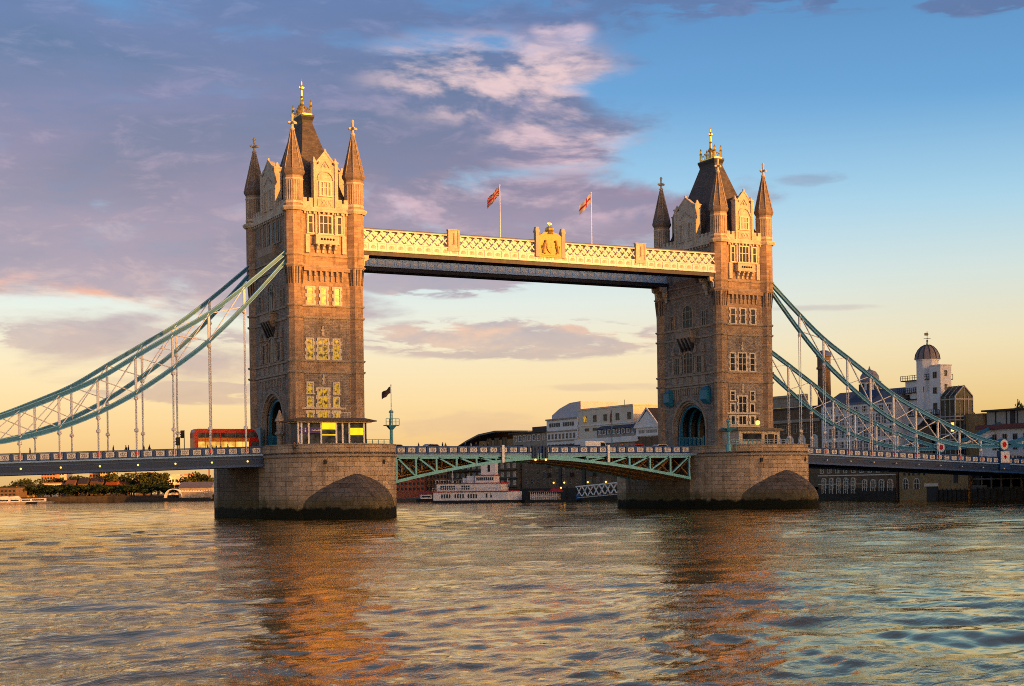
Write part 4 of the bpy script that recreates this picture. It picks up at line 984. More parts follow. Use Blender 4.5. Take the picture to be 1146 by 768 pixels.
m = MB(); m.box(34.8, 45.0, -16.2, -10.1, 14.0, 14.3); m.box(35.0, 44.8, -15.9, -10.2, 14.302, 14.5); m.build('flat_roof', paint('cabin_roof', (0.16, 0.13, 0.1, 1), .6), CB)
m = MB(); m.box(36.3, 40.4, -15.62, -15.5, 12.2, 13.5); m.build('window_band', GLASS, CB)
m = MB(); m.box(36.15, 40.55, -15.66, -15.5, 13.5, 13.65); m.box(36.15, 40.55, -15.66, -15.5, 12.05, 12.2); m.build('window_frame', TRIM, CB)
m = MB(); m.box(41.9, 43.2, -15.6, -15.5, 10.2, 13.4); m.build('cabin_door', DARK, CB)
m = MB(); m.box(41.2, 41.6, -15.6, -15.5, 11.6, 13.3); m.build('side_light', GLASS, CB); m = MB(); m.box(43.5, 43.9, -15.6, -15.5, 11.6, 13.3); m.build('side_light', GLASS, CB)
WL = thing('wall_lantern', (42.6, -11.6, 15.4), 'glowing yellow lantern on the right tower above the cabin roof', 'lantern')
m = MB(); m.bar((42.6, -10.3, 16.2), (42.6, -11.7, 16.2), .1, .1); m.bar((42.6, -11.6, 15.9), (42.6, -11.6, 16.6), .12, .12); m.build('bracket', DARK, WL)
m = MB(); m.lathe(42.6, -11.6, [(.2, 15.2), (.42, 15.5), (.36, 15.95), (.1, 16.05)], 8); m.build('lamp_glass', LAMP, WL)
PB = thing('stone_pillar', (-48.6, -8.0, 10.2), 'pinnacled stone pillar beside the road arch of the left tower', 'pillar')
m = MB(); m.box(-49.2, -48.0, -8.6, -7.4, 10.2, 11.4); m.lathe(-48.6, -8.0, [(.5, 11.4), (.45, 13.0), (.8, 13.3), (.8, 13.5), (.5, 13.8), (.55, 15.2), (.8, 15.4), (.3, 16.6), (.12, 17.2)], 8); m.build('pillar_shaft', TRIM, PB)
for nm, lo, lab in (('teal_gate_panel', (-47.6, 1.5), 'flat teal panel at the road arch of the left tower, behind the bus'),):
    G = thing(nm, (-47.2, 3, 10.2), lab, 'panel'); m = MB(); m.box(-47.5, -47.3, -4.2, 4.4, 10.25, 14.6) if False else m.box(-47.6, -47.3, 4.2, 8.2, 10.2, 14.8); m.build('panel_sheet', TEAL, G)
    m = MB(); m.box(-47.68, -47.6, 4.2, 8.2, 14.6, 14.8); m.box(-47.68, -47.6, 4.2, 4.4, 10.2, 14.6); m.box(-47.68, -47.6, 8.0, 8.2, 10.2, 14.6); m.build('panel_frame', TEAL, G)

# ------------------------------------------------------------------ vehicles
def wheels(T, xs, y, z, r, w):
    for x in xs:
        for s_ in (-1, 1):
            m = MB(); m.poly([(x+r*math.cos(i*math.pi/8), z+r+r*math.sin(i*math.pi/8)) for i in range(16)], lambda p, t: (p[0], t, p[1]), s_*y-w/2, s_*y+w/2); wo = m.build('wheel', DARK, T, (0, 0, 0))
            m = MB(); m.poly([(x+r*.55*math.cos(i*math.pi/5), z+r+r*.55*math.sin(i*math.pi/5)) for i in range(10)], lambda p, t: (p[0], t, p[1]), s_*y-w/2-.02, s_*y+w/2+.02); m.build('rim', CARG, wo, (0, 0, 0))
CARG = paint('silver_car_paint', (0.42, 0.43, 0.45, 1), .3, .3, .05); CARD = paint('dark_car_paint', (0.05, 0.05, 0.055, 1), .3, .2, .05); CARW = paint('white_van_paint', (0.7, 0.7, 0.68, 1), .35, 0, .05); CARR = paint('red_car_paint', (0.4, 0.02, 0.02, 1), .35, 0, .05)
BUSR = paint('red_bus_paint', (0.55, 0.018, 0.015, 1), .3, 0, .08); BUSG = glass_mat('bus_glass', (0.05, 0.045, 0.04, 1), .1); BUSY = glow('bus_interior_glow', (1.0, 0.55, 0.12, 1), .9, (.5, .22, .03, 1), .6)
def bus(x, y, label):
    z = zroad(x)-1.18; T = thing('double_decker_bus', (x, y, z), label, 'bus'); O = (0, 0, 0)
    prof = [(-5.4, .35), (5.25, .35), (5.45, .8), (5.4, 2.3), (5.1, 3.6), (4.6, 4.25), (4.1, 4.38), (-4.9, 4.38), (-5.3, 4.2), (-5.45, 3.6), (-5.45, .6)]
    m = MB(); m.prisy(prof, -1.25, 1.25); m.build('body', BUSR, T, O)
    for s_ in (-1, 1):
        m = MB(); m.box(-4.9, 4.0, *sorted((s_*1.25, s_*1.275)), 3.0, 3.75); m.build('upper_windows', BUSG, T, O)
        m = MB(); m.box(-4.9, 3.6, *sorted((s_*1.25, s_*1.275)), 1.35, 2.3); m.build('lower_windows', BUSY, T, O)
        m = MB(); m.box(-4.9, 3.8, *sorted((s_*1.25, s_*1.272)), 2.4, 2.9); m.build('advert_band', paint('bus_advert_orange', (0.75, 0.22, 0.02, 1), .4) if s_ < 0 else MATS['bus_advert_orange'], T, O)
        m = MB()
        for i in range(8): m.box(-4.9+i*1.25-.04, -4.9+i*1.25+.04, *sorted((s_*1.25, s_*1.29)), 1.3, 3.8)
        m.build('window_pillars', BUSR, T, O)
        m = MB(); m.prisy([(3.9, 3.1), (5.22, 3.1), (5.0, 3.65), (4.6, 4.05), (3.9, 3.95)], *sorted((s_*1.25, s_*1.28))); m.prisy([(3.7, 1.2), (5.35, 1.2), (5.4, 2.2), (4.4, 2.5)], *sorted((s_*1.25, s_*1.28))); m.build('front_side_glass', BUSG, T, O)
    m = MB(); m.box(5.4, 5.48, -1.1, 1.1, 1.3, 2.3); m.build('windscreen', BUSG, T, O)
    m = MB(); m.box(5.42, 5.5, -1.1, -.8, .75, .95); m.build('headlight', WHITE, T, O); m = MB(); m.box(5.42, 5.5, .8, 1.1, .75, .95); m.build('headlight', WHITE, T, O)
    wheels(T, (-3.2, 3.4), 1.12, 0, .5, .3)
bus(-54.2, 2.8, 'red double-decker bus with an orange-lit lower deck driving toward the left tower')
def car(x, y, z, mat, label, kind='car', rev=False):
    T = thing('parked_car' if False else kind, (x, y, z), label, 'van' if 'van' in kind else 'car', 'vehicles on the bascule span'); O = (0, 0, 0)
    if rev: T.rotation_euler = (0, 0, math.pi)
    if 'van' in kind: L, H, prof, gl = 2.6, 2.3, [(-2.6, .3), (2.6, .3), (2.6, .95), (2.0, 1.2), (1.45, 2.15), (1.1, 2.3), (-2.55, 2.3)], [(1.85, 1.22), (1.42, 2.0), (.6, 2.05), (.6, 1.25)]
    else: L, H, prof, gl = 2.2, 1.5, [(-2.2, .3), (2.2, .3), (2.2, .75), (1.9, .9), (1.1, 1.0), (.35, 1.5), (-1.2, 1.52), (-1.9, 1.05), (-2.2, .95)], [(1.0, 1.0), (.3, 1.42), (-1.15, 1.44), (-1.75, 1.05)]
    m = MB(); m.prisy(prof, -.88, .88); m.build('body', mat, T, O)
    for s_ in (-1, 1):
        m = MB(); m.prisy(gl, *sorted((s_*.88, s_*.895))); m.build('side_window', GLASS, T, O)
    m = MB(); m.box(L-.02, L+.03, -.75, -.45, .6, .78); m.build('headlight', WHITE, T, O); m = MB(); m.box(L-.02, L+.03, .45, .75, .6, .78); m.build('headlight', WHITE, T, O)
    wheels(T, (-1.35, 1.4), .8, 0, .32, .2)
ZD = 10.19
car(-26.0, -2.8, ZD+.15, CARD, 'dark grey car on the left bascule leaf next to the signal mast', 'car')
car(-19.3, -2.8, ZD+.25, CARG, 'silver car on the left bascule leaf beside the walking pair', 'car')
car(12.9, -2.8, ZD, CARW, 'white van on the right bascule leaf by the white gauge board', 'delivery_van')
car(21.3, -2.8, ZD+.2, CARR, 'red car on the right bascule leaf between the white van and the silver car', 'car', True)
car(26.4, -2.8, ZD+.2, CARG, 'silver car on the right bascule leaf close to the right tower', 'car', True)

# ------------------------------------------------------------------ traffic lights
def traffic_light(x, y, h, label):
    z = zroad(x)-1.1; T = thing('traffic_light', (x, y, z), label, 'traffic light', 'traffic lights on the left span'); O = (0, 0, 0)
    m = MB(); m.tube((0, 0, 0), (0, 0, h), .07, None, 8); m.build('pole', DARK, T, O)
    m = MB(); m.box(-.55, -.1, -.2, .2, h-1.3, h-.05)
    for i in range(3): m.frus(-.75, -.5, -.16, .16, h-.35-i*.4, -.6, -.5, -.1, .1, h-.2-i*.4)
    m.build('signal_head', DARK, T, O)
    for i, c in enumerate((RED, OCHRE, TEAL)): m = MB(); m.lathe(-.57, 0, [(.1, h-.42-i*.4), (.1, h-.25-i*.4)], 8); m.build('signal_lens', c, T, O)
traffic_light(-64.3, -6.2, 2.95, 'traffic light with a thin pole behind the left span parapet, left of the bus')
traffic_light(-60.0, 6.2, 4.4, 'traffic light at the rear of the red bus')

# ------------------------------------------------------------------ people
def person_mat(name, skin):
    m, t, b = base_mat(name, .85)
    co = objco(t); s_ = t.n('ShaderNodeSeparateXYZ'); t.link(co, s_.inputs[0]); z = t.m('DIVIDE', s_.outputs[2], 1.8)
    rnd = t.n('ShaderNodeObjectInfo').outputs['Random']
    shirt = t.ramp(rnd, [(0, (.02, .022, .03, 1)), (.2, (.12, .03, .03, 1)), (.35, (.05, .06, .1, 1)), (.5, (.03, .03, .03, 1)), (.62, (.35, .33, .3, 1)), (.74, (.04, .05, .04, 1)), (.86, (.16, .1, .06, 1)), (.95, (.03, .05, .12, 1))], 'CONSTANT')
    c = t.mix(lt(t, .5, z), (.02, .022, .035, 1), shirt); c = t.mix(lt(t, .825, z), c, (*skin, 1)); c = t.mix(lt(t, .925, z), c, (.02, .014, .01, 1))
    t.link(c, b.inputs['Base Color']); return m
PM = person_mat('walker_clothes', (.35, .2, .14))
def person_mesh(i, stride, armf):
    P = {'pel': (0, 0, .95), 'wa': (0, 0, 1.12), 'ch': (0, 0.02, 1.36), 'nk': (0, .02, 1.52), 'hd': (0, .05, 1.66), 'tp': (0, .04, 1.77)}
    v = []; e = []; r = []
    def A(p, rad, par=None):
        v.append(p); r.append(rad)
        if par is not None: e.append((par, len(v)-1))
        return len(v)-1
    pel = A((0, 0, .95), .155); wa = A((0, 0, 1.13), .135, pel); ch = A((0, .01, 1.36), .165, wa); nk = A((0, .02, 1.5), .06, ch); hd = A((0, .04, 1.62), .1, nk); A((0, .03, 1.74), .085, hd)
    for s_ in (-1, 1):
        hp = A((s_*.09, 0, .88), .1, pel); kn = A((s_*.1, s_*stride*.5+.03, .5), .07, hp); an = A((s_*.1, s_*stride, .09), .05, kn); A((s_*.11, s_*stride+.17, .04), .035, an)
        sh = A((s_*.19, 0, 1.41), .065, ch); eb = A((s_*.24, -s_*armf*.5-.02, 1.14), .05, sh); A((s_*.22, -s_*armf+.1, .92), .04, eb)
    me = bpy.data.meshes.new('person'); me.from_pydata(v, e, []); ob = bpy.data.objects.new('person', me); col.objects.link(ob)
    md = ob.modifiers.new('skin', 'SKIN'); 
    for j, sv in enumerate(me.skin_vertices[0].data if me.skin_vertices else []): sv.radius = (r[j], r[j])
    if me.skin_vertices: me.skin_vertices[0].data[0].use_root = True
    ob.modifiers.new('sub', 'SUBSURF').levels = 1; ob.modifiers['sub'].render_levels = 1
    dg = bpy.context.evaluated_depsgraph_get(); em = bpy.data.meshes.new_from_object(ob.evaluated_get(dg)); em.name = 'person'
    col.objects.unlink(ob); bpy.data.objects.remove(ob)
    em.materials.clear(); em.materials.append(PM); em.polygons.foreach_set('use_smooth', [True]*len(em.polygons)); return em
def person_proto(i, stride, arm):
    ob = bpy.data.objects.new('person_base', bpy.data.meshes.new('x')); 
    return person_mesh(i, stride, arm)
def skin_ok():
    me = bpy.data.meshes.new('t'); me.from_pydata([(0, 0, 0), (0, 0, 1)], [(0, 1)], []); o = bpy.data.objects.new('t', me); o.modifiers.new('s', 'SKIN'); n = len(me.skin_vertices); bpy.data.objects.remove(o); return n
PMESH = [person_mesh(0, .0, .02), person_mesh(1, .22, .2), person_mesh(2, -.2, -.18)]
def person(x, y, z, label, group, rz=0, i=0, s=1.0):
    o = bpy.data.objects.new('person', PMESH[i % 3]); col.objects.link(o); o.location = (x, y, z); o.rotation_euler = (0, 0, rz); o.scale = (s, s, s)
    tag(o, label, 'person', group)
fz = lambda x: zroad(x)-1.06
g1 = 'pedestrians on the left side span'
for i, (px, lab) in enumerate(((33.6, 'dark-coated walker alone near the left end of the parapet'), (126.7, 'lone walker on the left span between the last two hangers before the pair'), (141.0, 'left one of the pair walking close together on the left span'), (143.6, 'right one of the pair walking close together on the left span'), (161, 'left one of two walkers standing apart left of the traffic light'), (167.2, 'right one of two walkers standing apart left of the traffic light'))):
    x = at(px, 498, Y=-7.2).x; person(x, -7.2, fz(x)+.12, lab, g1, 1.57*(-1)**i, i)
for i, px in enumerate((232.5, 237, 242, 247, 255)):
    x = at(px, 498, Y=-7).x; person(x, -7, fz(x)-.05, 'small dark walker on the footway in front of the red bus', g1, 1.57*(-1)**i, i+1, .95)
g2 = 'pedestrians on the bascule span'
for i, (px, lab) in enumerate(((468.5, 'lone walker on the left leaf between the dark car and the silver car'), (495.3, 'left one of the walking pair right of the silver car'), (498.6, 'right one of the walking pair right of the silver car'), (520.5, 'left of three walkers in the middle of the left leaf'), (527, 'middle one of three walkers on the left leaf'), (532.5, 'right of three walkers in the middle of the left leaf'), (541.5, 'walker on the left leaf left of the white gauge board'), (546, 'walker beside the white gauge board of the left leaf'))):
    x = at(px, 498, Y=-7.2).x; person(x, -7.2, 10.32+.1*(i % 2), lab, g2, 1.57*(-1)**i, i)
for i, px in enumerate((688, 694, 697, 706)):
    x = at(px, 498, Y=-7.2).x; person(x, -7.2, 10.1, 'small dark walker between the white van and the red car', g2, 1.57*(-1)**i, i)
g3 = 'visitors on the left pier'
for i, px in enumerate((331, 335.5, 366, 371, 372.5, 393, 397.5, 406)):
    p = at(px, 495, Y=-18.2); person(p.x, -18.2 if 340 < px < 400 else -17.6, 10.2, 'visitor standing at the pier parapet in front of the glass kiosk', g3, i*1.1, i, .95)
g4 = 'people by the right pier'
for i, px in enumerate((884, 888, 897, 904)):
    x = at(px, 497, Y=-8).x; person(x, -8+.3*i, 10.25, 'person at the right pier edge near the white hanger rods', g4, i, i)
for i in range(14):
    x = 108.6+i*.52; person(x, -7.2-.4*(i % 3), fz(x)+.1, 'one of the crowd waiting on the right span beyond the red and white disc', 'crowd on the right span', i*.7, i)
# ------------------------------------------------------------------ the skyline up-river that shades the lower bridge
OFFW = paint('office_wall', (0.2, 0.2, 0.22, 1), .4)
sh2 = Vector((math.sin(SUN_AZ), math.cos(SUN_AZ), 0)); pv = Vector((-sh2.y, sh2.x, 0))
if pv.x < 0: pv = -pv
for i, (l, w, h, lab) in enumerate(((-210, 60, 129, 'grey stepped office tower up-river at the north end of the row'), (-118, 48, 132, 'slim grey office tower up-river between two broad ones'), (-30, 52, 127, 'broad grey office tower up-river with a flat top'), (52, 44, 131, 'grey office tower up-river in the middle of the row'), (135, 52, 129, 'grey office tower up-river just south of the middle one'), (225, 52, 128, 'grey office tower up-river near the south end'), (315, 50, 126, 'low grey office tower up-river at the south end of the row'))):
    c = sh2*1000+pv*l; T = thing('office_tower', (c.x, c.y, 0), lab, 'office tower', 'office towers up-river')
    O = (0, 0, 0); T.rotation_euler = (0, 0, math.atan2(pv.y, pv.x))
    m = MB(); m.box(-w, w, -14+i % 2*8, 14+i % 2*8, 0, h); m.box(-w*.8, w*.7, -10, 10, h, h+3); m.build('tower_block', OFFW, T, O)
    m = MB()
    for j in range(1, 30): m.box(-w-.2, w+.2, -14.3+i % 2*8, 14.3+i % 2*8, h*j/30, h*j/30+1.6)
    m.build('glazing_bands', GLASS, T, O)

# ------------------------------------------------------------------ banks
BANK = paint('quay_ground', (0.12, 0.11, 0.1, 1), .9)
m = MB(); m.prism([(121.5, 420), (121.5, 12), (134, -14), (134, -500), (900, -500), (900, 500), (130, 500)], -2, 3.4); o = m.build('right_bank_ground', BANK); tag(o, kind='structure')
QUAY = stone('quay_wall', (0.03, 0.026, 0.022, 1), (0.055, 0.046, 0.038, 1), (0.02, 0.017, 0.014, 1), 1.2, .4, stain=.6)
BROWN = stone('brown_brick', (0.12, 0.08, 0.05, 1), (0.2, 0.13, 0.08, 1), (0.1, 0.08, 0.06, 1), .45, .16, stain=.5)
YELB = stone('yellow_brick', (0.27, 0.17, 0.075, 1), (0.36, 0.235, 0.11, 1), (0.2, 0.14, 0.08, 1), .5, .2, stain=.35)
REDB = stone('red_brick', (0.24, 0.07, 0.04, 1), (0.33, 0.1, 0.055, 1), (0.14, 0.09, 0.07, 1), .45, .16, stain=.4)
CREAMW = paint('cream_render', (0.68, 0.59, 0.47, 1), .8, 0, .12, .4)
WHITEW = paint('white_render', (0.76, 0.73, 0.71, 1), .8, 0, .12, .4)
GREYST = stone('grey_stone', (0.3, 0.25, 0.2, 1), (0.38, 0.32, 0.25, 1), (0.2, 0.17, 0.14, 1), .9, .4, stain=.5)
BLUESL = paint('blue_slate', (0.05, 0.065, 0.11, 1), .5); DKROOF = paint('dark_roof', (0.045, 0.04, 0.042, 1), .7)
def FX(X0): return lambda y, w, z: (X0-w, y, z)
def FY(Y0): return lambda x, w, z: (x, Y0-w, z)
def wgrid(T, F, us, zs, w, h, fmat, pmat, bars=(1, 1), d=.16, fr=.14, arch=False):
    first = None
    for z in zs:
        for u in us:
            if first is None:
                m = MB(F); u0, u1, z1 = u-w/2, u+w/2, z+h
                if arch:
                    A1 = [(u0, z)]+[(u+a, b) for a, b in arch_pts(w/2, z1-w/2, w/2, 8)]+[(u1, z)]; A0 = [(u0+fr, z)]+[(u+a, b) for a, b in arch_pts(w/2-fr, z1-w/2, w/2-fr, 8)]+[(u1-fr, z)]
                    for i in range(len(A1)-1): m.poly([A1[i], A1[i+1], A0[i+1], A0[i]], lambda p, t: (p[0], t, p[1]), 0, d)
                else: m.box(u0, u0+fr, 0, d, z, z1); m.box(u1-fr, u1, 0, d, z, z1); m.box(u0+fr, u1-fr, 0, d, z1-fr, z1); m.box(u0+fr, u1-fr, 0, d, z, z+fr)
                for i in range(bars[0]): x = u0+w*(i+1)/(bars[0]+1); m.box(x-.05, x+.05, .03, d-.03, z+fr, z1-fr)
                for i in range(bars[1]): x = z+h*(i+1)/(bars[1]+1); m.box(u0+fr, u1-fr, .03, d-.04, x-.05, x+.05)
                first = m.build('window', fmat, T); m = MB(F)
                if arch: m.poly(A0, lambda p, t: (p[0], t, p[1]), -.02, .06)
                else: m.box(u0+fr*.8, u1-fr*.8, -.02, .06, z+fr*.8, z1-fr*.8)
                m.build('pane', pmat, first); f0 = Vector(F(u, 0, z))
            else:
                dlt = Vector(F(u, 0, z))-f0; child_copy(first, *dlt)
    return first
def lsp(a, b, n): return [a+(b-a)*(i+.5)/n for i in range(n)]
def bld(name, X0, y0, y1, z1, depth, mat, label, z0=0, cat='building', roof=None, rmat=None, group='riverside buildings on the right bank', cornice=None):
    T = thing(name, (X0+depth/2, (y0+y1)/2, max(z0, 0)), label, cat, group)
    m = MB(); m.box(X0, X0+depth, y0, y1, z0-1 if z0 == 0 else z0, z1); m.build('wall', mat, T)
    if roof == 'flat': m = MB(); m.box(X0-.3, X0+depth+.3, y0-.3, y1+.3, z1, z1+.5); m.build('roof', rmat, T)
    elif roof == 'pitch': m = MB(); m.prisx([(y0-.3, z1), (y1+.3, z1), ((y0+y1)/2, z1+(y1-y0)*.42)], X0-.3, X0+depth); m.build('roof', rmat, T)
    elif roof == 'ridge': m = MB(); m.prisy([(X0-.5, z1), (X0+depth+.5, z1), (X0+depth/2, z1+depth*.32)], y0-.2, y1+.2); m.build('roof', rmat, T)
    elif roof == 'hip': m = MB(); m.frus(X0-.5, X0+depth+.5, y0-.5, y1+.5, z1, X0+depth*.4, X0+depth*.6, y0+(y1-y0)*.3, y1-(y1-y0)*.3, z1+2.2); m.build('roof', rmat, T)
    if cornice: m = MB(); m.box(X0-.5, X0-.002, y0, y1, z1-.9, z1-.1); m.box(X0-.35, X0-.002, y0, y1, z1-cornice, z1-cornice+.4); m.build('cornice', CREAMW, T)
    return T
XF = 121.0
# --- stone building with ornate cornice and arched windows (behind the right tower's edge)
T = bld('stone_office', XF+.5, 66.5, 92, 23.5, 22, BROWN, 'brown building with arched windows and pale attic right beside the right tower', roof='flat', rmat=DKROOF)
m = MB(FX(XF+.5)); m.box(67, 92, 0, .6, 20.0, 20.8); m.box(72, 92, 0, .5, 24.05, 26.6); m.box(72, 92, 0, .9, 26.6, 27.2); m.build('attic_storey', GREYST, T)
wgrid(T, FX(XF+.5), [69.5, 74.5, 79.5, 84.5], [12.2], 2.6, 4.6, WHITEW, CREAMW, (1, 1), .3, .25, True)
wgrid(T, FX(XF+.5), [76, 82, 88], [24.4], 1.4, 1.7, GREYST, GLASS, (0, 0), .6)
wgrid(T, FX(XF+.5), lsp(67, 92, 6), [17.2], 1.5, 2.4, GREYST, GLASS)
m = MB(); m.lathe(128, 73.5, [(1.75, 23.9), (1.6, 33.6), (1.95, 33.7), (1.95, 34.2), (1.7, 34.3), (1.7, 36.8), (1.95, 36.9), (1.95, 37.2)], 14); ch = m.build('chimney_shaft', BROWN, None, (128, 73.5, 23.9)); tag(ch, 'round brown brick chimney with a blue domed cap behind the right chain', 'chimney')
m = MB(); m.lathe(128, 73.5, [(1.95, 37.2), (1.7, 38.0), (1.0, 38.5), (0, 38.7)], 14); cp = m.build('cap', paint('blue_cap', (0.05, 0.09, 0.3, 1), .5), ch, (128, 73.5, 23.9))
ch.name = 'chimney'
# --- long white-framed glazed building with blue mansard and cupola
T = bld('glazed_warehouse', XF, 38.8, 66.2, 23.4, 24, WHITEW, 'long building with a dense grid of white window frames under a blue-grey mansard')
wgrid(T, FX(XF), lsp(39.5, 65.8, 12), [8.6, 11.9, 15.2, 18.3], 1.75, 2.7, WHITEW, GLASS, (2, 2), .22, .16)
m = MB(); m.frus(XF-.3, XF+24, 38.8, 66.2, 23.403, XF+5, XF+19, 40, 65, 27); m.build('mansard_roof', paint('mansard_grey', (0.16, 0.15, 0.17, 1), .6), T)
m = MB(); m.frus(XF-.1, XF+5.2, 48, 57.5, 23.5, XF+4.8, XF+6, 48.5, 57, 27.1); m.build('slate_patch', BLUESL, T)
wgrid(T, FX(XF), lsp(39.5, 66, 9), [21.4], 1.9, 1.6, WHITEW, GLASS, (2, 1), .2)
C = thing('roof_cupola', (XF+10, 59.5, 27), 'small white cupola with a lead dome on the mansard roof', 'cupola')
m = MB(); m.lathe(XF+10, 59.5, [(2.3, 26), (2.3, 29.6)], 8); m.build('drum', WHITEW, C); m = MB(); m.lathe(XF+10, 59.5, [(3.0, 29.6), (2.4, 29.9), (2.3, 31), (1.6, 32.1), (.3, 32.7), (.08, 33.5)], 12); m.build('dome', paint('lead_dome', (0.22, 0.21, 0.25, 1), .5), C)
m = MB()
for i in range(8): th = math.pi*i/4; m.box(XF+10+2.2*math.cos(th)-.35, XF+10+2.2*math.cos(th)+.35, 59.5+2.2*math.sin(th)-.35, 59.5+2.2*math.sin(th)+.35, 27.2, 29.0)
m.build('opening', GLASS, C)
# --- lower river wall buildings (below the deck line)
T = bld('brick_river_front', XF-.6, 38.5, 67, 8.2, 10, BROWN, 'low brown brick river front with tall arched windows under the right span')
m = MB(FX(XF-.6)); m.box(38.5, 67, 0, .35, -1, 2.9); m.build('dark_plinth', QUAY, T)
wgrid(T, FX(XF-.6), [64.5, 61.7, 58.9, 56.2, 53.4], [1.6], 1.5, 4.0, CREAMW, GLASS, (1, 3), .45, .16, True)
wgrid(T, FX(XF-.6), [49.2, 46.2, 43.2, 40.2], [2.2], 1.7, 2.9, CREAMW, GLASS, (1, 2), .45, .16, True)
wgrid(T, FX(XF-.6), lsp(40, 67, 9), [6.7], 1.3, 1.3, CREAMW, GLASS, (1, 0), .2)
m = MB(FX(XF-.6)); m.box(38.5, 67, 0, .2, 6.0, 6.25); m.box(50.5, 67, 0, .2, 3.9, 4.05); m.build('string_course', CREAMW, T)
T = bld('yellow_river_store', XF-.2, 15.5, 37.8, 7.6, 10, YELB, 'yellow brick river store with few small windows below the right span')
wgrid(T, FX(XF-.2), [36, 34.5, 33, 31.2, 29.5], [5.8], .6, .6, DARK, GLASS, (0, 0), .1)
wgrid(T, FX(XF-.2), [35.5, 31.8], [2.6], 1.9, 2.6, CREAMW, GLASS, (1, 1), .2, .16, True)
m = MB(FX(XF-.2)); m.box(25.0, 28.6, 0, .1, -.5, 3.2); m.build('dark_doorway', DARK, T); m = MB(FX(XF-.2)); m.box(18.7, 19.9, 0, .12, 4.0, 7.5); m.build('dark_doorway', DARK, T); m = MB(FX(XF-.2)); m.box(24.6, 29, 0, .4, 3.2, 3.9); m.build('lintel', CREAMW, T)
m = MB(FX(XF-.2)); m.box(15.5, 25, 0, .5, -1, 2.4)
for i in range(7): m.box(15.8+i*1.4, 16.05+i*1.4, .5, .7, -.5, 2.7)
m.build('river_fender', QUAY, T)
T = bld('dark_open_shed', XF+1, -12, 14.8, 7.3, 9, DARK, 'dark open-fronted riverside shed with pipes under the right end of the span')
m = MB(FX(XF+1))
for i in range(9): m.box(-11+i*2.9, -10.7+i*2.9, 0, .3, 2.6, 7.2)
m.box(-12, 14.8, 0, .35, 4.6, 4.9); m.build('shed_frame', paint('shed_frame_grey', (.1, .1, .1, 1), .6), T); m = MB(FX(XF+1)); m.box(-12, 14.8, 0, .8, -1, 2.5)
for i in range(14): m.box(-11.7+i*1.9, -11.4+i*1.9, .8, 1.0, -.5, 2.9)
m.build('river_fender', QUAY, T); m = MB(FX(XF+1)); m.box(-9, -4.5, 0, .25, 5, 7); m.build('pale_panel', GREYST, T)
# --- white house with dark roof, domed tower, stair block, glass atrium
T = bld('white_house', XF+3, 32.8, 39.0, 23.6, 9, WHITEW, 'plain white house with a dark hipped roof left of the domed tower', z0=8, roof='hip', rmat=DKROOF)
wgrid(T, FX(XF+3), [37.3, 34.2], [20.2, 16.4, 12.5], 1.0, 1.6, GREYST, GLASS, (1, 1), .1, .08)
T = bld('brown_gabled_store', XF+.5, 22.5, 32.6, 17.4, 12, BROWN, 'brown brick store with a sloping dark roof below the domed tower', z0=6)
m = MB(); m.frus(XF, XF+12, 22.5, 32.6, 17.403, XF+6, XF+8, 22.5, 32.6, 20.8); m.build('sloping_roof', DKROOF, T); wgrid(T, FX(XF+.5), lsp(23, 32.4, 5), [10.5, 14.0], 1.0, 1.5, GREYST, GLASS, (1, 1), .1, .08)
m = MB(FX(XF+.5)); m.prisx([(0, 17.4), (.3, 17.4), (.3, 21.5), (0, 21.5)], 22.6, 22.9) if False else m.bar((32.3, .2, 17.2), (27.5, .2, 20.6), .3, .4); m.build('barge_board', WHITEW, T)
D = thing('domed_tower', (125.5, 33, 8), 'white tower with a grey ribbed dome and weathervane, black balconies below', 'domed tower')
cx, cy = 125.8, 33.2
m = MB(); m.lathe(cx, cy, [(2.7, 8), (2.7, 32.6), (2.85, 32.7), (2.85, 33.0)], 8); m.build('octagonal_shaft', WHITEW, D)
m = MB(); m.lathe(cx, cy, [(3.0, 33.0), (2.95, 33.3), (2.75, 34.2), (2.2, 35.2), (1.45, 35.95), (.6, 36.4), (.22, 36.5), (.2, 37.0), (.05, 37.1)], 16); dm = m.build('dome', paint('grey_dome', (0.2, 0.18, 0.19, 1), .45), D)
m = MB()
for i in range(12):
    th = 2*math.pi*i/12; c, s_ = math.cos(th), math.sin(th)
    P_ = [(3.0, 33.05), (2.78, 34.2), (2.23, 35.22), (1.48, 35.98), (.6, 36.43)]
    for (r0, z0_), (r1, z1_) in zip(P_, P_[1:]): m.bar((cx+c*r0, cy+s_*r0, z0_), (cx+c*r1, cy+s_*r1, z1_), .13, .13)
m.build('dome_rib', LEAD, dm)
m = MB(); m.tube((cx, cy, 36.9), (cx, cy, 39.6), .07); m.bar(Vector((cx, cy, 37.9))-rt*.8, Vector((cx, cy, 37.9))+rt*.8, .09, .1); m.bar(Vector((cx, cy, 37.9))-fw*.8, Vector((cx, cy, 37.9))+fw*.8, .09, .1)
m.prisy([(cx-.8, 38.6), (cx+.2, 38.6), (cx+.4, 38.9), (cx+.2, 39.3), (cx-.8, 39.2)], cy-.05, cy+.05); m.ball((cx, cy, 37.35), .25, 8, 5); m.build('weathervane', LEAD, D)
X1 = 123.2; ya, yb = at(1053, 450, X=X1).y, at(1040.5, 450, X=X1).y
m = MB(); m.box(X1, X1+3.3, ya, yb, 8, 31.0); m.box(X1-.15, X1+3.4, ya-.15, yb, 31.0, 31.3); m.build('stair_block', WHITEW, D)
wgrid(D, FX(X1), [(ya+yb)/2], [28.2, 24.6, 21.0], 1.3, 1.5, GREYST, GLASS, (1, 1), .1, .08); wgrid(D, FY(ya), [X1+1.6], [28.6, 25.4], .8, 1.4, GREYST, GLASS, (1, 1), .1, .08)
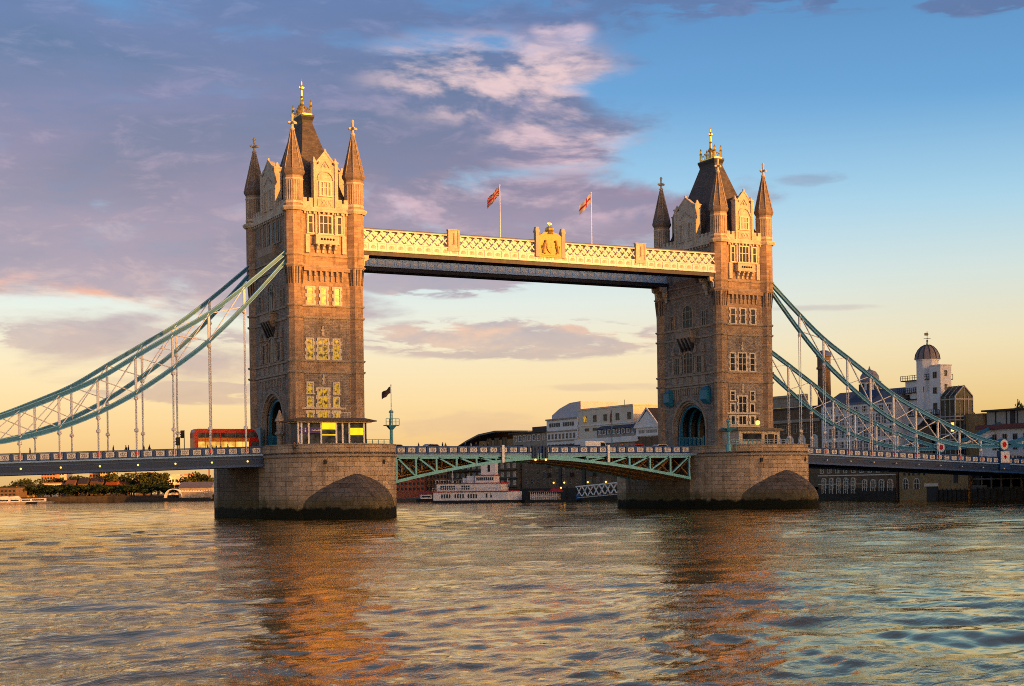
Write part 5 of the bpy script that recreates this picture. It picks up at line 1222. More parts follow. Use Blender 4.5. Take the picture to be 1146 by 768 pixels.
m = MB(); m.box(X1+1.0, X1+6, yb, yb+9.2, 24.9, 28.1); m.build('upper_bay', WHITEW, D); m = MB(); m.lathe(X1+4, yb+6.2, [(3.3, 8), (3.3, 25.2)], 16); m.build('round_bay', WHITEW, D); m = MB(); m.box(X1+.6, X1+6, yb, yb+4, 8, 24.9); m.build('link_bay', WHITEW, D)
for z, x0, x1, a, b in ((28.1, X1+.4, X1+7, yb-.3, yb+10.2), (25.2, X1+.2, X1+7, yb+2.2, yb+11), (19.6, X1-1.2, X1+1, ya+.5, yb+6)):
    m = MB(); m.box(x0, x1, a, b, z, z+.22); bl = m.build('balcony', LEAD, D); m = MB()
    for i in range(14): y = a+(b-a)*i/13; m.box(x0-.04, x0+.06, y-.05, y+.05, z+.22, z+1.3)
    m.box(x0-.05, x0+.07, a, b, z+1.22, z+1.32); m.box(x0-.05, x0+.07, a, b, z+.7, z+.78)
    for i in range(7): x = x0+(x1-x0)*i/6; m.box(x-.05, x+.05, a, a+.1, z+.22, z+1.3)
    m.box(x0, x1, a, a+.1, z+1.22, z+1.32); m.build('railing', LEAD, bl)
m = MB(); m.box(X1+.3, X1+.55, yb+.1, yb+.3, 19.8, 28); m.build('drain_pipe', LEAD, D)
A = thing('glass_atrium', (XF+4, 18.5, 3), 'tall glazed atrium with a gabled glass top right of the domed tower', 'glazed block')
ax0, ax1, ay0, ay1, azt, azp = XF, XF+5.3, 19.4, 24.0, 23.6, 26.0; axm = (ax0+ax1)/2
m = MB(); m.box(ax0, ax1, ay0, ay1, 3.4, azt); m.prisy([(ax0, azt+.003), (ax1, azt+.003), (axm, azp)], ay0, ay1); m.build('glazing', glass_mat('atrium_glass', (0.02, 0.026, 0.022, 1), .1), A)
m = MB()
for i in range(5): x = ax0+(ax1-ax0)*i/4; m.box(x-.08, x+.08, ay0-.15, ay0, 3.4, azt)
for i in range(4): y = ay0+(ay1-ay0)*i/3; m.box(ax0-.15, ax0, y-.08, y+.08, 3.4, azt); m.bar((ax0, y, azt+.05), (axm, y, azp+.05), .12, .12); m.bar((ax1, y, azt+.05), (axm, y, azp+.05), .12, .12)
for z in (6.5, 10.3, 13.8, 15.0, 18.2, 19.0, 22.9): m.box(ax0, ax1, ay0-.17, ay0, z-.13, z+.13); m.box(ax0-.17, ax0, ay0, ay1, z-.13, z+.13)
m.bar((ax0, ay0-.1, azt), (axm, ay0-.1, azp), .2, .22); m.bar((ax1, ay0-.1, azt), (axm, ay0-.1, azp), .2, .22); m.box(axm-.08, axm+.08, ay0-.12, ay0, azt, azp-.1)
m.build('glazing_frame', paint('atrium_frame', (0.36, 0.34, 0.35, 1), .5), A)
m = MB(); m.box(ax0-.05, ax0+.4, ay0+.4, ay0+1.3, 15.6, 17.6); m.build('interior_light', LAMP, A)
T = bld('yellow_brick_block', XF+2.5, 13.5, 18.8, 19.4, 9, YELB, 'narrow yellow brick block right of the glass atrium', z0=3); m = MB(); m.box(XF+.5, XF+10, 24.2, 27.5, 6, 19.4); m.build('atrium_flank_wall', YELB, A)
T = bld('terraced_riverside_block', XF+1, -40, 13.2, 15.6, 14, WHITEW, 'long pale block with a maroon fascia and glazed top storey at the right edge', z0=3)
m = MB(FX(XF+1)); m.box(-40, 13.2, 0, 1.2, 15.603, 16.6); m.build('maroon_fascia', paint('maroon', (0.16, 0.045, 0.045, 1), .6), T); m = MB(); m.box(XF+3, XF+15, -40, 12.8, 15.7, 19.6); m.build('glazed_storey', paint('pale_glazing', (0.3, 0.29, 0.28, 1), .3), T)
m = MB(FX(XF+3)); 
for i in range(16): m.box(-38+i*3.2, -37.75+i*3.2, 0, .1, 16, 19.6)
m.box(-40, 13.0, -8, 1.5, 19.6, 20.0); m.box(4.5, 5.6, -.5, .3, 15.7, 19.6); m.box(-3.4, -2.8, -.5, .3, 15.7, 19.6); m.build('flat_roof_and_piers', DKROOF, T)
m = MB(); m.box(XF+5, XF+7, 1, 3.4, 20, 21.2); m.build('roof_plant', DKROOF, T)
wgrid(T, FX(XF+1), lsp(-38, 10, 16), [11.0, 13.2], 1.3, 1.3, GREYST, GLASS, (1, 0), .12, .08)

# --- the long brown warehouse beyond the centre span
T = bld('brick_wharf', XF, 150, 226, 17.5, 28, BROWN, 'brown brick wharf with rows of small windows behind the white gangway', roof='flat', rmat=DKROOF)
wgrid(T, FX(XF), lsp(152, 225, 17), [5.2, 8.4, 11.6, 14.6], 1.5, 1.9, GREYST, GLASS, (1, 1), .12, .1)
for y in (162, 178, 192, 207):
    m = MB(FX(XF))
    for z in (7.6, 10.8): m.box(y-1.5, y+1.5, 0, 1.3, z, z+.2); m.box(y-1.5, y+1.5, 1.22, 1.3, z+.2, z+1.2); m.box(y-1.5, y-1.4, 0, 1.3, z+.2, z+1.2); m.box(y+1.4, y+1.5, 0, 1.3, z+.2, z+1.2)
    m.build('balcony_stack', LEAD, T)
for y in (156.5, 184, 199): m = MB(FX(XF)); m.box(y-.9, y+.9, 0, .3, 4.5, 16.5); m.build('loading_bay', DARK, T)
m = MB(FX(XF)); m.box(150, 226, 0, .4, -1, 3.8); m.build('quay_face', QUAY, T)
for y in (160, 170, 181, 196, 203): m = MB(FX(XF)); m.ball((y, .5, 5.6), .3, 6, 4); m.build('wall_lamp', LAMP, T)
T = bld('wharf_with_balconies', XF-.5, 227, 296, 18.2, 26, BROWN, 'dark wharf with many pale lit-looking windows behind the paddle boat funnel', roof='flat', rmat=DKROOF)
wgrid(T, FX(XF-.5), lsp(228, 295, 15), [5.0, 8.0, 11.0, 14.0], 2.0, 1.7, CREAMW, paint('pale_blind', (0.42, 0.34, 0.26, 1), .6, 0, .5, .3), (1, 0), .2, .12)
m = MB(FX(XF-.5))
for z in (4.5, 7.5, 10.5, 13.5): m.box(228, 295, 0, .9, z-.25, z-.05)
m.box(227, 296, 0, .5, -1, 3.6); m.build('balcony_slabs', DARK, T)
T = bld('dark_brick_warehouse', XF+1, 297, 352, 15, 26, BROWN, 'dark brick warehouse with small windows left of the paddle boat', roof='flat', rmat=DKROOF)
wgrid(T, FX(XF+1), lsp(298, 351, 10), [5.2, 8.4, 11.6], 2.0, 1.9, GREYST, GLASS, (1, 1), .15, .12)
# upper parts seen above the centre span
T = bld('curved_roof_block', XF+2, 232, 262, 21.2, 16, YELB, 'low block with an overhanging curved grey roof at the left end of the wharf', z0=17, group='buildings above the wharf')
pr = [(262+14, 19.6), (268, 21.6), (258, 23.6), (245, 24.4), (232, 24.0), (232, 23.5), (245, 23.8), (258, 23.0), (268, 21.0)]
m = MB(); m.prisx(pr, XF-.5, XF+19); m.build('curved_roof', paint('curved_roof_grey', (.08, .085, .1, 1), .5), T); wgrid(T, FX(XF+2), [242, 248, 254], [18.5], 3.6, 3.4, LEAD, GLASS, (2, 0), .15)
T = bld('terrace_row', XF+1, 209.5, 234, 22.6, 15, GREYST, 'pale terrace row with a shallow dark roof between curved roof and white gable', z0=17, group='buildings above the wharf')
m = MB(); m.prism([(XF-.6, 209), (XF+16, 209), (XF+16, 234.5), (XF-.6, 234.5)], 22.603, 23.1); m.box(XF+.5, XF+15, 209.5, 219, 23.1, 24.6); m.build('roof', DKROOF, T); wgrid(T, FX(XF+1), lsp(210, 233.5, 7), [19.9], 1.9, 2.2, WHITEW, GLASS, (1, 0), .3, .2)
T = bld('white_gable_block', XF+.5, 189, 209, 26.6, 16, WHITEW, 'tall white block with a rounded gable and blocky sign band', z0=16, group='buildings above the wharf')
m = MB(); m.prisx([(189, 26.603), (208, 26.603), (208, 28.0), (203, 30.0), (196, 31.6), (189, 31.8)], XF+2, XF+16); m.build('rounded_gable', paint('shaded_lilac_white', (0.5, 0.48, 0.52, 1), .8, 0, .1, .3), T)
m = MB(FX(XF+.5)); m.box(189, 209, 0, .5, 26.2, 26.7); m.box(189, 209, 0, .4, 22.3, 22.7); m.box(189, 209, 0, .4, 19.2, 19.6); m.build('cornice', GREYST, T)
m = MB(FX(XF+.5))
for i in range(11):
    if i != 5: m.box(191+i*1.5, 192.0+i*1.5, 0, .12, 24.0, 25.3)
m.build('sign_band', LEAD, T); wgrid(T, FX(XF+.5), lsp(189.5, 208.5, 8), [20.0, 16.6], 1.2, 1.7, GREYST, GLASS, (1, 1), .12, .1)
T = bld('cream_apartment_block', XF+1, 156, 188.8, 28.6, 15, CREAMW, 'sunlit cream block with square windows and a plain parapet above the right leaf', z0=15, roof='flat', rmat=CREAMW, group='buildings above the wharf')
wgrid(T, FX(XF+1), [184.5, 178.5, 172.2, 165, 158.2], [24.6], 2.1, 2.2, GREYST, GLASS, (1, 0), .12, .1); wgrid(T, FX(XF+1), [183.5, 178.6], [21.8], 2.6, 1.0, GREYST, GLASS, (1, 0), .12, .1)
m = MB(FX(XF+1)); m.box(183.6, 185.4, .05, .14, 24.75, 26.65); m.build('lit_pane', LITW, T); m = MB(FX(XF+1)); m.box(156, 188.8, 0, .3, 23.5, 23.8); m.build('band', WHITEW, T)
m = MB(); m.tube((XF+8, 172, 29), (XF+8, 172, 31.4), .08); m.build('aerial', LEAD, T)
T = bld('slate_roof_terrace', XF-.5, 152, 175, 20.2, 12, GREYST, 'long terrace with a blue slate roof and plant-filled balcony below the cream block', z0=15, group='buildings above the wharf')
m = MB(); m.frus(XF-1.2, XF+12, 151.5, 175.5, 22.0, XF+3, XF+9, 153, 174, 24.0); m.box(XF-.5, XF+11, 152, 175, 20.203, 21.99); m.build('roof', BLUESL, T); wgrid(T, FX(XF-.5), lsp(152.5, 174.5, 8), [20.3], 1.7, 1.5, WHITEW, GLASS, (1, 0), .2, .14)
m = MB(FX(XF-.5)); m.box(150, 187, 0, 1.2, 17.6, 19.3); m.build('white_awning_band', WHITEW, T)
T = bld('gabled_sign_house', XF-1, 138.5, 151.5, 21.9, 13, WHITEW, 'gabled pale building with a lettering band beside the right tower', z0=0, roof='pitch', rmat=DKROOF, group='buildings above the wharf')
m = MB(FX(XF-1)); m.poly([(138.8, 21.9), (151.2, 21.9), (145, 26.4)], lambda p, t: (p[0], t, p[1]), 0, .35); m.bar((138.2, .4, 21.7), (145, .4, 27.3), .3, .5); m.bar((151.8, .4, 21.7), (145, .4, 27.3), .3, .5); m.box(138.5, 151.5, 0, .6, 21.5, 21.9); m.box(138.5, 151.5, 0, .5, 19.0, 19.4); m.build('gable', WHITEW, T)
m = MB(FX(XF-1))
for i in range(12):
    if i != 7: m.box(140+i*.85, 140.5+i*.85, 0, .1, 19.9, 20.8)
m.build('lettering_band', GREYST, T); wgrid(T, FX(XF-1), lsp(139, 151, 6), [16.6, 13.2], 1.1, 1.7, GREYST, GLASS, (0, 1), .12); m = MB(FX(XF-1)); m.box(138.5, 151.5, 0, .2, -1, 18.8); m.build('brick_front', BROWN, T)
T = bld('brick_filler_warehouse', XF+.8, 93, 138, 20, 20, BROWN, 'brown warehouse mostly hidden behind the right tower', roof='flat', rmat=DKROOF); wgrid(T, FX(XF+.8), lsp(94, 137, 9), [8, 12, 16], 1.5, 2.0, GREYST, GLASS, (1, 1), .12)
LP = thing('flag_lamp_post', (22.2, 6.5, 10.2), 'teal lamp post with a small dark pennant on the bascule near the right tower', 'lamp post')
m = MB(); m.lathe(22.2, 6.5, [(.3, 10.2), (.25, 11.2), (.1, 11.5), (.08, 18.6)], 8); m.build('post', TEAL, LP); m = MB(); m.prisy([(22.1, 18.4), (22.1, 16.6), (21.85, 16.2), (21.8, 17.6)], 6.46, 6.54); m.build('pennant', LEAD, LP)

# ------------------------------------------------------------------ boat, pontoon and gangway
bd = (rt*0.94-fw*0.34).normalized(); pc = at(537.5, 562, D=452); ang = math.atan2(bd.y, bd.x); O = (0, 0, 0)
B = thing('paddle_boat', (pc.x, pc.y, 0), 'white multi-deck passenger boat with red deck edges moored below the left leaf', 'passenger boat'); B.rotation_euler = (0, 0, ang); B.scale = (1, 1, 1.13)
BW = paint('boat_white', (0.82, 0.76, 0.72, 1), .5, 0, .15, .6); BR = paint('boat_red', (0.45, 0.03, 0.03, 1), .5)
def hullplan(f, w): return [(-13.6*f, -w), (10.5*f, -w), (13.0*f, -w*.55), (13.8*f, 0), (13.0*f, w*.55), (10.5*f, w), (-13.6*f, w)]
m = MB(); m.prism(hullplan(1, 3.4), -.5, .65); m.build('hull', DARK, B, O)
m = MB(); m.prism([(-13.4, -3.2), (9.6, -3.2), (12.2, -1.8), (12.8, 0), (12.2, 1.8), (9.6, 3.2), (-13.4, 3.2)], .65, 2.75); lo = m.build('lower_deckhouse', BW, B, O)
m = MB(); m.prism([(-13.8, -3.5), (9.8, -3.5), (11.8, -1.5), (11.8, 1.5), (9.8, 3.5), (-13.8, 3.5)], 2.75, 3.0); m.build('deck_edge', BR, B, O)
m = MB(); m.prism([(-12.4, -3.0), (7.4, -3.0), (8.2, 0), (7.4, 3.0), (-12.4, 3.0)], 3.0, 4.9); m.build('upper_deckhouse', BW, B, O)
m = MB(); m.prism([(-12.8, -3.3), (7.9, -3.3), (8.8, 0), (7.9, 3.3), (-12.8, 3.3)], 4.9, 5.1); m.build('deck_edge', BR, B, O)
m = MB(); m.prism([(-.6, -2.3), (5.2, -2.3), (5.9, 0), (5.2, 2.3), (-.6, 2.3)], 5.1, 6.9); m.build('pilot_house', BW, B, O)
m = MB(); m.prism([(-.9, -2.6), (5.6, -2.6), (6.4, 0), (5.6, 2.6), (-.9, 2.6)], 6.9, 7.1); m.frus(2.4, 4.4, -1, 1, 7.1, 3.2, 3.6, -.2, .2, 7.8); m.build('pilot_roof', BR, B, O)
m = MB(); m.box(.8, 5.2, -1.2, 1.2, 7.1, 10.1); m.box(.6, 5.4, -1.4, 1.4, 10.1, 10.35); fn_ = m.build('funnel', WHITEW, B, O)
m = MB(); m.box(2.9, 3.6, -1.28, -1.2, 7.9, 9.6); m.build('funnel_slot', DARK, fn_, O)
m = MB()
for i in range(9): m.box(-.2+i*.6, .2+i*.6, -2.36, -2.3, 5.7, 6.5)
m.build('pilot_windows', GLASS, B, O)
for (x0, n, z, st) in ((-11.2, 7, 3.4, .68), (-4.6, 4, 3.4, .68), (-10.9, 4, 1.2, .8), (-6.7, 4, 1.2, .8), (-2.6, 4, 1.2, .8), (3.0, 2, 1.3, 1.4)):
    for i in range(n):
        yy = 3.0 if z > 3 else 3.2; m = MB(); m.box(x0+i*st, x0+i*st+.45, -yy-.05, -yy+.01, z, z+1.05); m.build('cabin_window', GLASS, B, O)
m = MB()
for i in range(44): m.box(-13.6+i*.55, -13.55+i*.55, -3.45, -3.4, 3.0, 3.9)
m.box(-13.7, 9.8, -3.46, -3.39, 3.85, 3.95)
for i in range(15): m.box(-12.6+i*.8, -12.55+i*.8, -3.2, -3.15, 5.1, 5.9)
m.box(-12.7, -1, -3.22, -3.15, 5.86, 5.94); m.build('deck_railing', BW, B, O)
m = MB(); m.tube((-8.6, 0, 5.1), (-8.6, 0, 9.2), .07); m.tube((8.6, 0, 3), (8.6, 0, 6.2), .06); m.build('mast', WHITE, B, O)
m = MB(); m.box(4.6, 9.4, -3.3, -3.2, 1.9, 2.6); m.build('name_board', WHITE, B, O)
m = MB(); m.box(-3.6, -1.2, -1.4, 1.4, 5.1, 6.9); m.box(-5.2, -4.2, -.6, .6, 5.1, 6.4); m.build('deck_box', WHITEW, B, O)
q = at(620, 561.5, D=440); P = thing('mooring_pontoon', (q.x, q.y, 0), 'dark mooring pontoon with a glazed shelter between the boat and the gangway', 'pontoon'); P.rotation_euler = (0, 0, ang)
m = MB(); m.box(-7, 7.5, -2.5, 2.5, -.5, .7); m.build('float', DARK, P, O); m = MB(); m.box(-6.5, 1.5, -1.8, 1.8, .7, 2.4); m.build('shelter_wall', GREYST, P, O); m = MB(); m.box(-6.8, -1.0, -2.1, 2.1, 2.9, 3.2); m.frus(-1.0, 2.4, -2.1, 2.1, 2.9, -.4, 1.8, -.5, .5, 3.9); m.build('shelter_roof', BR, P, O)
m = MB()
for i in range(14): m.box(-6.4+i*.6, -6.33+i*.6, -1.9, -1.8, .7, 2.9)
m.box(-6.5, 2, -1.9, -1.8, 1.6, 1.7); m.build('shelter_posts', WEBW, P, O)
for x in (3.6, 6.6): m = MB(); m.tube((x, 1, -.5), (x, 1, 4.4), .3, None, 8); m.build('mooring_pile', DARK, P, O)
m = MB(); m.ball((2.8, -2, 4.0), .25, 8, 5); m.build('lamp', LAMP, P, O); m = MB(); m.box(7.0, 8.2, -1.5, 1.0, .7, 2.0); m.build('blue_box', paint('blue_box', (.03, .1, .3, 1), .5), P, O)
ga, gb = at(645, 556.8, D=438), at(704, 551.5, D=415)
G = thing('gangway_bridge', tuple(ga), 'white lattice-truss gangway sloping up from the pontoon to the wharf', 'gangway')
m = MB()
for dz in (0, 3.0):
    for sd in (-1, 1): o_ = fw*(1.3*sd); m.bar(ga+o_+Vector((0, 0, dz)), gb+o_+Vector((0, 0, dz)), .3, .42 if dz == 0 else .32)
m.build('truss_chords', WEBW, G)
m = MB(); n = 9
for i in range(n):
    for sd in (-1, 1):
        o_ = fw*(1.3*sd); a = ga.lerp(gb, i/n)+o_; b = ga.lerp(gb, (i+1)/n)+o_; u3 = Vector((0, 0, 3.0)); m.bar(a, b+u3, .14, .2); m.bar(a+u3, b, .14, .2)
m.build('truss_diagonals', WEBW, G); m = MB(); m.bar(ga+Vector((0, 0, .05)), gb+Vector((0, 0, .05)), 2.4, .15); m.build('walk_deck', DARK, G)
def small_boat(px, py, D, L, label, mat, canopy):
    q = at(px, py, D=D); T = thing('moored_boat', (q.x, q.y, 0), label, 'boat', 'boats moored along the far bank'); T.rotation_euler = (0, 0, YAW+.1)
    m = MB(); m.frus(-L/2, L/2*.8, -1.2, 1.2, -.3, -L/2-.3, L/2, -1.5, 1.5, 1.0); m.build('hull', mat, T, O)
    m = MB(); m.box(-L*.3, L*.2, -1.1, 1.1, 1.0, 2.3); m.build('cabin', BW, T, O); m = MB(); m.box(-L*.26, L*.16, -1.16, -1.1, 1.4, 2.0); m.build('cabin_window', GLASS, T, O)
    if canopy: m = MB(); m.prisy([(-L*.45, 2.4), (-L*.3, 3.3), (L*.1, 3.5), (L*.25, 2.4)], -1.3, 1.3); m.build('canopy', canopy, T, O)
small_boat(6, 566, 640, 9, 'white cruiser at the left edge of the far bank', GREYST, WHITEW)
small_boat(18, 565, 650, 8, 'white boat with a pale canopy, second in from the left edge', GREYST, WHITEW)
small_boat(31, 564.6, 660, 8, 'low dark-hulled boat moored in front of the embankment trees', DARK, None)
small_boat(45, 564, 670, 12, 'long pale barge moored beside the embankment wall', GREYST, None)
small_boat(478, 560.5, 500, 7, 'small boat with a maroon canopy left of the paddle boat', DARK, paint('maroon_canopy', (.2, .04, .07, 1), .7))

# ------------------------------------------------------------------ far bank, left
bank = [at(-260, 565, D=640), at(20, 565, D=690), at(120, 565, D=720), at(250, 565, D=720), at(420, 565, D=690), at(520, 565, D=700), at(900, 565, D=1500), at(-400, 565, D=1500)]
m = MB(); m.prism([(p.x, p.y) for p in bank], -2, 2.2); o = m.build('far_bank_ground', BANK); tag(o, kind='structure')
EM = thing('embankment_wall', (bank[1].x, bank[1].y, 0), 'long dark embankment wall along the far bank on the left', 'embankment wall')
m = MB()
for p, q in zip(bank[:5], bank[1:6]):
    d = (q-p).normalized(); nn = Vector((d.y, -d.x, 0))*.6; m.prism([(p.x, p.y), (q.x, q.y), (q.x+nn.x, q.y+nn.y), (p.x+nn.x, p.y+nn.y)], -2, 2.9)
m.build('wall_face', QUAY, EM)
def fbld(px0, px1, ytop, D, mat, label, depth=16, roof=None, rows=0, colm=0, name='far_building', wm=None):
    a = at(px0, ytop, D=D); b = at(px1, ytop, D=D); L = (b-a).length; c = (a+b)/2; h = c.z
    T = thing(name, (c.x, c.y, 1), label, 'building', 'buildings on the far bank'); T.rotation_euler = (0, 0, YAW)
    m = MB(); m.box(-L/2, L/2, 0, depth, 0, h-1); m.build('wall', mat, T, O)
    if roof:
        m = MB(); m.prisx([(-.4, h-1), (depth+.4, h-1), (depth/2, h+1.8)], -L/2-.3, L/2+.3) if roof[0] == 'g' else m.box(-L/2-.2, L/2+.2, -.2, depth+.2, h-1, h-.5); m.build('roof', roof[1], T, O)
    first = None
    for r_ in range(rows):
        for c_ in range(colm):
            x = -L/2+L*(c_+.5)/colm; z = 2.2+(h-4)*(r_+.3)/rows
            if first is None: m = MB(); m.box(x-L/colm*.28, x+L/colm*.28, -.08, 0, z, z+(h-4)/rows*.5); first = m.build('window', wm or GLASS, T, O); fx, fz_ = x, z
            else: w_ = first.copy(); col.objects.link(w_); w_.location = (x-fx, 0, z-fz_)
    return T
MUTED = paint('muted_roof', (0.16, 0.075, 0.045, 1), .8)
ORB = paint('orange_brick_block', (0.5, 0.24, 0.12, 1), .8, 0, .2, .3); YBL = paint('yellow_facade', (0.6, 0.42, 0.18, 1), .8, 0, .15, .3); ORROOF = paint('orange_tile_roof', (0.3, 0.085, 0.035, 1), .8, 0, .2)
fbld(46, 62, 527.5, 860, ORB, 'orange brick tower block on the far bank, left of the yellow block', rows=6, colm=5, name='tower_block')
fbld(60, 72, 526.5, 868, CREAMW, 'pale side wing of the orange brick tower block', rows=5, colm=4, name='tower_block')
fbld(100, 113, 524, 860, ORB, 'orange block half hidden by the trees, its right wing yellow', rows=6, colm=4, name='tower_block')
fbld(112, 121, 525.5, 856, YBL, 'bright yellow sunlit block on the far bank', rows=6, colm=3, name='tower_block')
fbld(181, 189, 533.5, 800, WHITEW, 'narrow white gable end left of the long cream building', rows=0, name='apartment_building')
fbld(188, 222, 533.5, 806, CREAMW, 'long cream flat-roofed apartment building on the far bank near the left pier', roof=('f', CREAMW), rows=3, colm=9, name='apartment_building')
m_ = fbld(192, 200, 530.5, 812, CREAMW, 'small roof-top block on the long cream building', depth=8, name='roof_house')
fbld(206, 214, 530.2, 813, ORB, 'small brown roof-top block on the long cream building', depth=8, name='roof_house')
fbld(0, 18, 546, 715, BROWN, 'dark brown building at the far left bank', roof=('f', DKROOF), rows=2, colm=4, name='riverside_house')
fbld(18, 37, 543.5, 735, YBL, 'ochre building behind the first embankment trees', roof=('f', DKROOF), rows=2, colm=5, name='riverside_house')
fbld(48, 63, 541.5, 760, CREAMW, 'cream house with a row of windows among the far trees', roof=('f', ORB), rows=2, colm=6, name='riverside_house')
for i, (a, b, y, lab) in enumerate(((73, 82, 543.5, 'brown house with a dull red roof left of the far tree group'), (87, 96, 541.5, 'house with a dark roof below the orange block'), (101, 112, 541.5, 'brown house with a dull red roof behind the middle embankment trees'), (118, 130, 543, 'red-roofed house in the gap between trees'), (133, 141, 545, 'small dull-roofed house left of the big tree'), (152, 162, 545, 'vivid orange-roofed house right of the big tree'))):
    fbld(a, b, y, 765+i*3, BROWN, lab, 9, ('g', ORROOF if i in (3, 5) else DKROOF if i == 1 else MUTED), 1, 4, 'gabled_house')
fbld(200, 236, 546, 716, GREYST, 'long low building with a grey roof beside the left pier', 14, ('g', paint('grey_roof', (.16, .15, .17, 1), .7)), 2, 12, 'riverside_house', LITW if False else CREAMW)
fbld(443, 475, 530.5, 540, REDB, 'red brick building under the left bascule leaf beside the pier', 14, ('f', DKROOF), 3, 7, 'brick_building')
fbld(476, 500, 522, 560, BROWN, 'dark brown warehouse behind the small maroon-canopied boat', 14, ('f', DKROOF), 4, 6, 'brick_building')
PL = thing('pier_landing', tuple(at(205, 560, D=705)), 'long landing stage with an arched white canopy beside the left pier', 'landing stage'); PL.rotation_euler = (0, 0, YAW); PL.location.z = 0
m = MB(); m.box(-22, 12, -3, 3, -.3, 1.6); m.build('stage_deck', DARK, PL, O)
m = MB()
for i in range(10):
    t0, t1 = math.pi*i/10, math.pi*(i+1)/10; m.prisy([(-4+4.2*math.cos(t0)*1.0, 1.6+4.2*math.sin(t0)), (-4+4.2*math.cos(t1), 1.6+4.2*math.sin(t1)), (-4+3.9*math.cos(t1), 1.6+3.9*math.sin(t1)), (-4+3.9*math.cos(t0), 1.6+3.9*math.sin(t0))], -2.6, 2.6)
m.build('arched_canopy', WHITEW, PL, O); m = MB(); m.box(-1, 9, -2.2, 2.2, 1.6, 4.2); m.build('stage_shed', GREYST, PL, O); m = MB(); m.box(-1.2, 9.2, -2.5, 2.5, 4.2, 4.5); m.build('shed_roof', WHITEW, PL, O)
for px, y, D, lab in ((152, 530, 900, 'orange tower crane on the skyline left of the big tree'), (234, 523, 900, 'orange tower crane on the skyline beside the left pier')):
    b_ = at(px, y, D=D); T = thing('tower_crane', (b_.x, b_.y, 2), lab, 'crane', 'tower cranes'); T.rotation_euler = (0, 0, YAW+.3)
    h = b_.z-2; m = MB(); m.box(-.4, .4, -.4, .4, 0, h+2); m.build('mast', ORROOF, T, O); m = MB(); m.bar((-5, 0, h), (11, 0, h), .5, .6); m.bar((0, 0, h+2), (10, 0, h+.3), .15, .15); m.bar((0, 0, h+2), (-4.5, 0, h+.3), .15, .15); m.build('jib', ORROOF, T, O)

# ------------------------------------------------------------------ trees
def leaf_mat(name, a, b):
    m, t, bs = base_mat(name, .7, 0, .2)
    t.link(t.ramp(t.noise(objco(t), .5, 4), [(.3, a), (.7, b)]), bs.inputs['Base Color']); return m
LF = [leaf_mat('dark_leaves', (.014, .026, .01, 1), (.035, .052, .016, 1)), leaf_mat('olive_leaves', (.03, .042, .012, 1), (.075, .08, .022, 1))]
BARK = paint('bark', (.07, .05, .035, 1), .9)
def crown_mesh(seed, n, mat):
    rg = np.random.default_rng(seed); vs = []; fs = []
    cl = [(rg.normal(0, .42), rg.normal(0, .42), rg.uniform(.42, .95), rg.uniform(.18, .36)) for _ in range(16)]
    for i in range(n):
        cx_, cy_, cz_, r = cl[rg.integers(len(cl))]; d = rg.normal(size=3); d /= np.linalg.norm(d); p = np.array([cx_, cy_, cz_])+d*r*rg.random()**.4*np.array([1, 1, .75])
        a = rg.normal(size=3); a /= np.linalg.norm(a); b = np.cross(a, rg.normal(size=3)); b /= np.linalg.norm(b); s_ = rg.uniform(.03, .065)
        o_ = len(vs); vs += [tuple(p+a*s_), tuple(p+b*s_), tuple(p-a*s_), tuple(p-b*s_)]; fs.append((o_, o_+1, o_+2, o_+3))
    me = bpy.data.meshes.new('crown'); me.from_pydata(vs, [], fs); me.materials.append(mat); return me
def trunk_mesh(seed):
    rg = random.Random(seed); m = MB(); m.tube((0, 0, 0), (.02, 0, .45), .05, .035, 7)
    for i in range(6):
        a = rg.random()*6.28; z = .28+.04*i; m.tube((.01, 0, z), (.35*math.cos(a), .35*math.sin(a), z+.3), .022, .008, 5)
    return m.mesh('trunk', BARK)
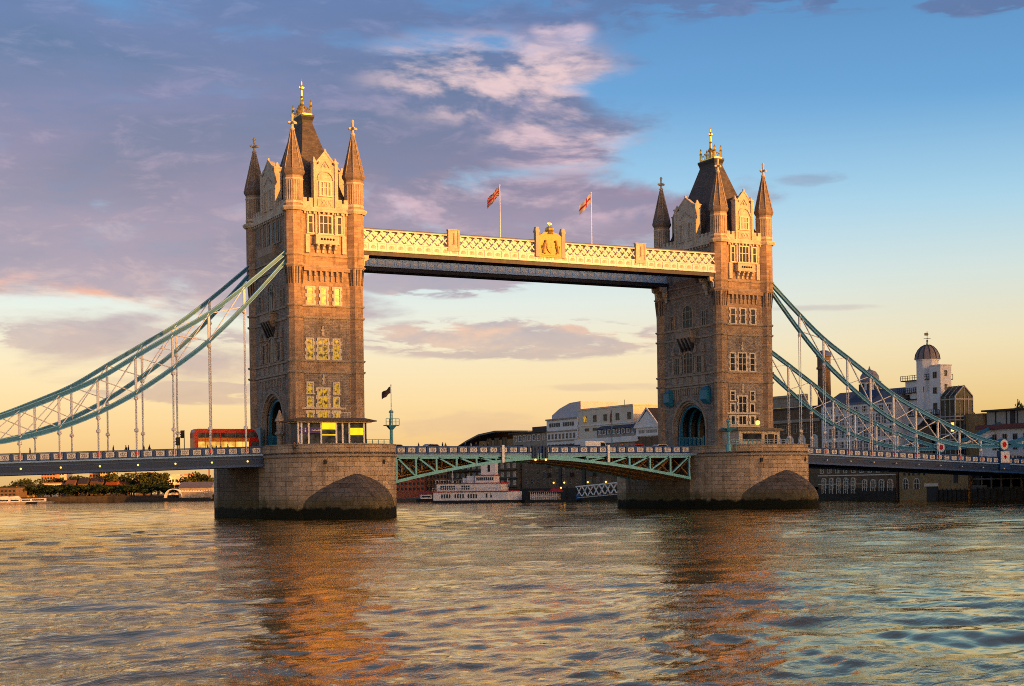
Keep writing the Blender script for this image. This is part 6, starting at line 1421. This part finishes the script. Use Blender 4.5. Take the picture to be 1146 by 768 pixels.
CM_ = [[crown_mesh(s, 1500, LF[k_]) for s in (1, 2, 3)] for k_ in (0, 1)]; TM = [trunk_mesh(s) for s in (1, 2, 3)]
def tree(px, ytop, D, w, label, kind=0, i=0, group='trees on the far bank', base=2.2):
    p = at(px, ytop, D=D); h = p.z-base; T = thing('broadleaf_tree', (p.x, p.y, base), label, 'tree', group); T.rotation_euler = (0, 0, i*2.1)
    for nm, me in (('trunk', TM[i % 3]), ('crown', CM_[kind][i % 3])):
        o = bpy.data.objects.new(nm, me); col.objects.link(o); o.parent = T; o.scale = (w, w, h/1.12)
names = ['first', 'second', 'third', 'fourth', 'fifth', 'sixth', 'seventh', 'eighth', 'ninth', 'tenth', 'eleventh', 'twelfth', 'thirteenth', 'fourteenth', 'fifteenth', 'sixteenth', 'seventeenth', 'eighteenth']
for i in range(18):
    tree(22+i*9.2+random.uniform(-2, 2), 542.3+random.uniform(-1.2, 1.2)-(.6 if i > 12 else 0), 738, 10, 'dark %s tree of the low embankment row, counted from the moored boats' % names[i], 0, i)
for i, (px, y, D, w, lab) in enumerate(((8, 543, 745, 7, 'rounded tree at the far left edge of the bank'), (30, 536.5, 775, 9, 'tree behind the ochre building'), (60, 533.5, 790, 10, 'broad tree in front of the orange brick tower block'), (79, 536, 795, 8, 'tree between the orange block and the yellow block'), (95, 532, 790, 10, 'tree left of the sunlit yellow block'), (108, 531, 795, 9, 'tree in front of the yellow block'), (129, 531.5, 790, 11, 'olive tree right of the yellow block'), (147, 535, 795, 8, 'smaller olive tree left of the tallest tree'), (163, 526.5, 780, 13, 'tallest olive tree of the far bank'), (178, 527.5, 785, 10, 'olive tree touching the tallest one on its right'), (226, 528, 780, 9, 'olive tree beside the left pier'), (232, 533, 775, 8, 'low tree just left of the pier edge'), (200, 541, 750, 8, 'dark bush-like tree before the cream building'), (218, 539.5, 748, 9, 'wide low tree before the long grey roof'), (184, 541.5, 745, 8, 'low tree below the white gable end'))):
    tree(px, y, D, w, lab, 1 if i < 12 else 0, i)
tree(1147, 449, 410, 4.2, 'dark tree rising behind the pale block at the right edge', 0, 1, 'trees on the right bank', 3.4)
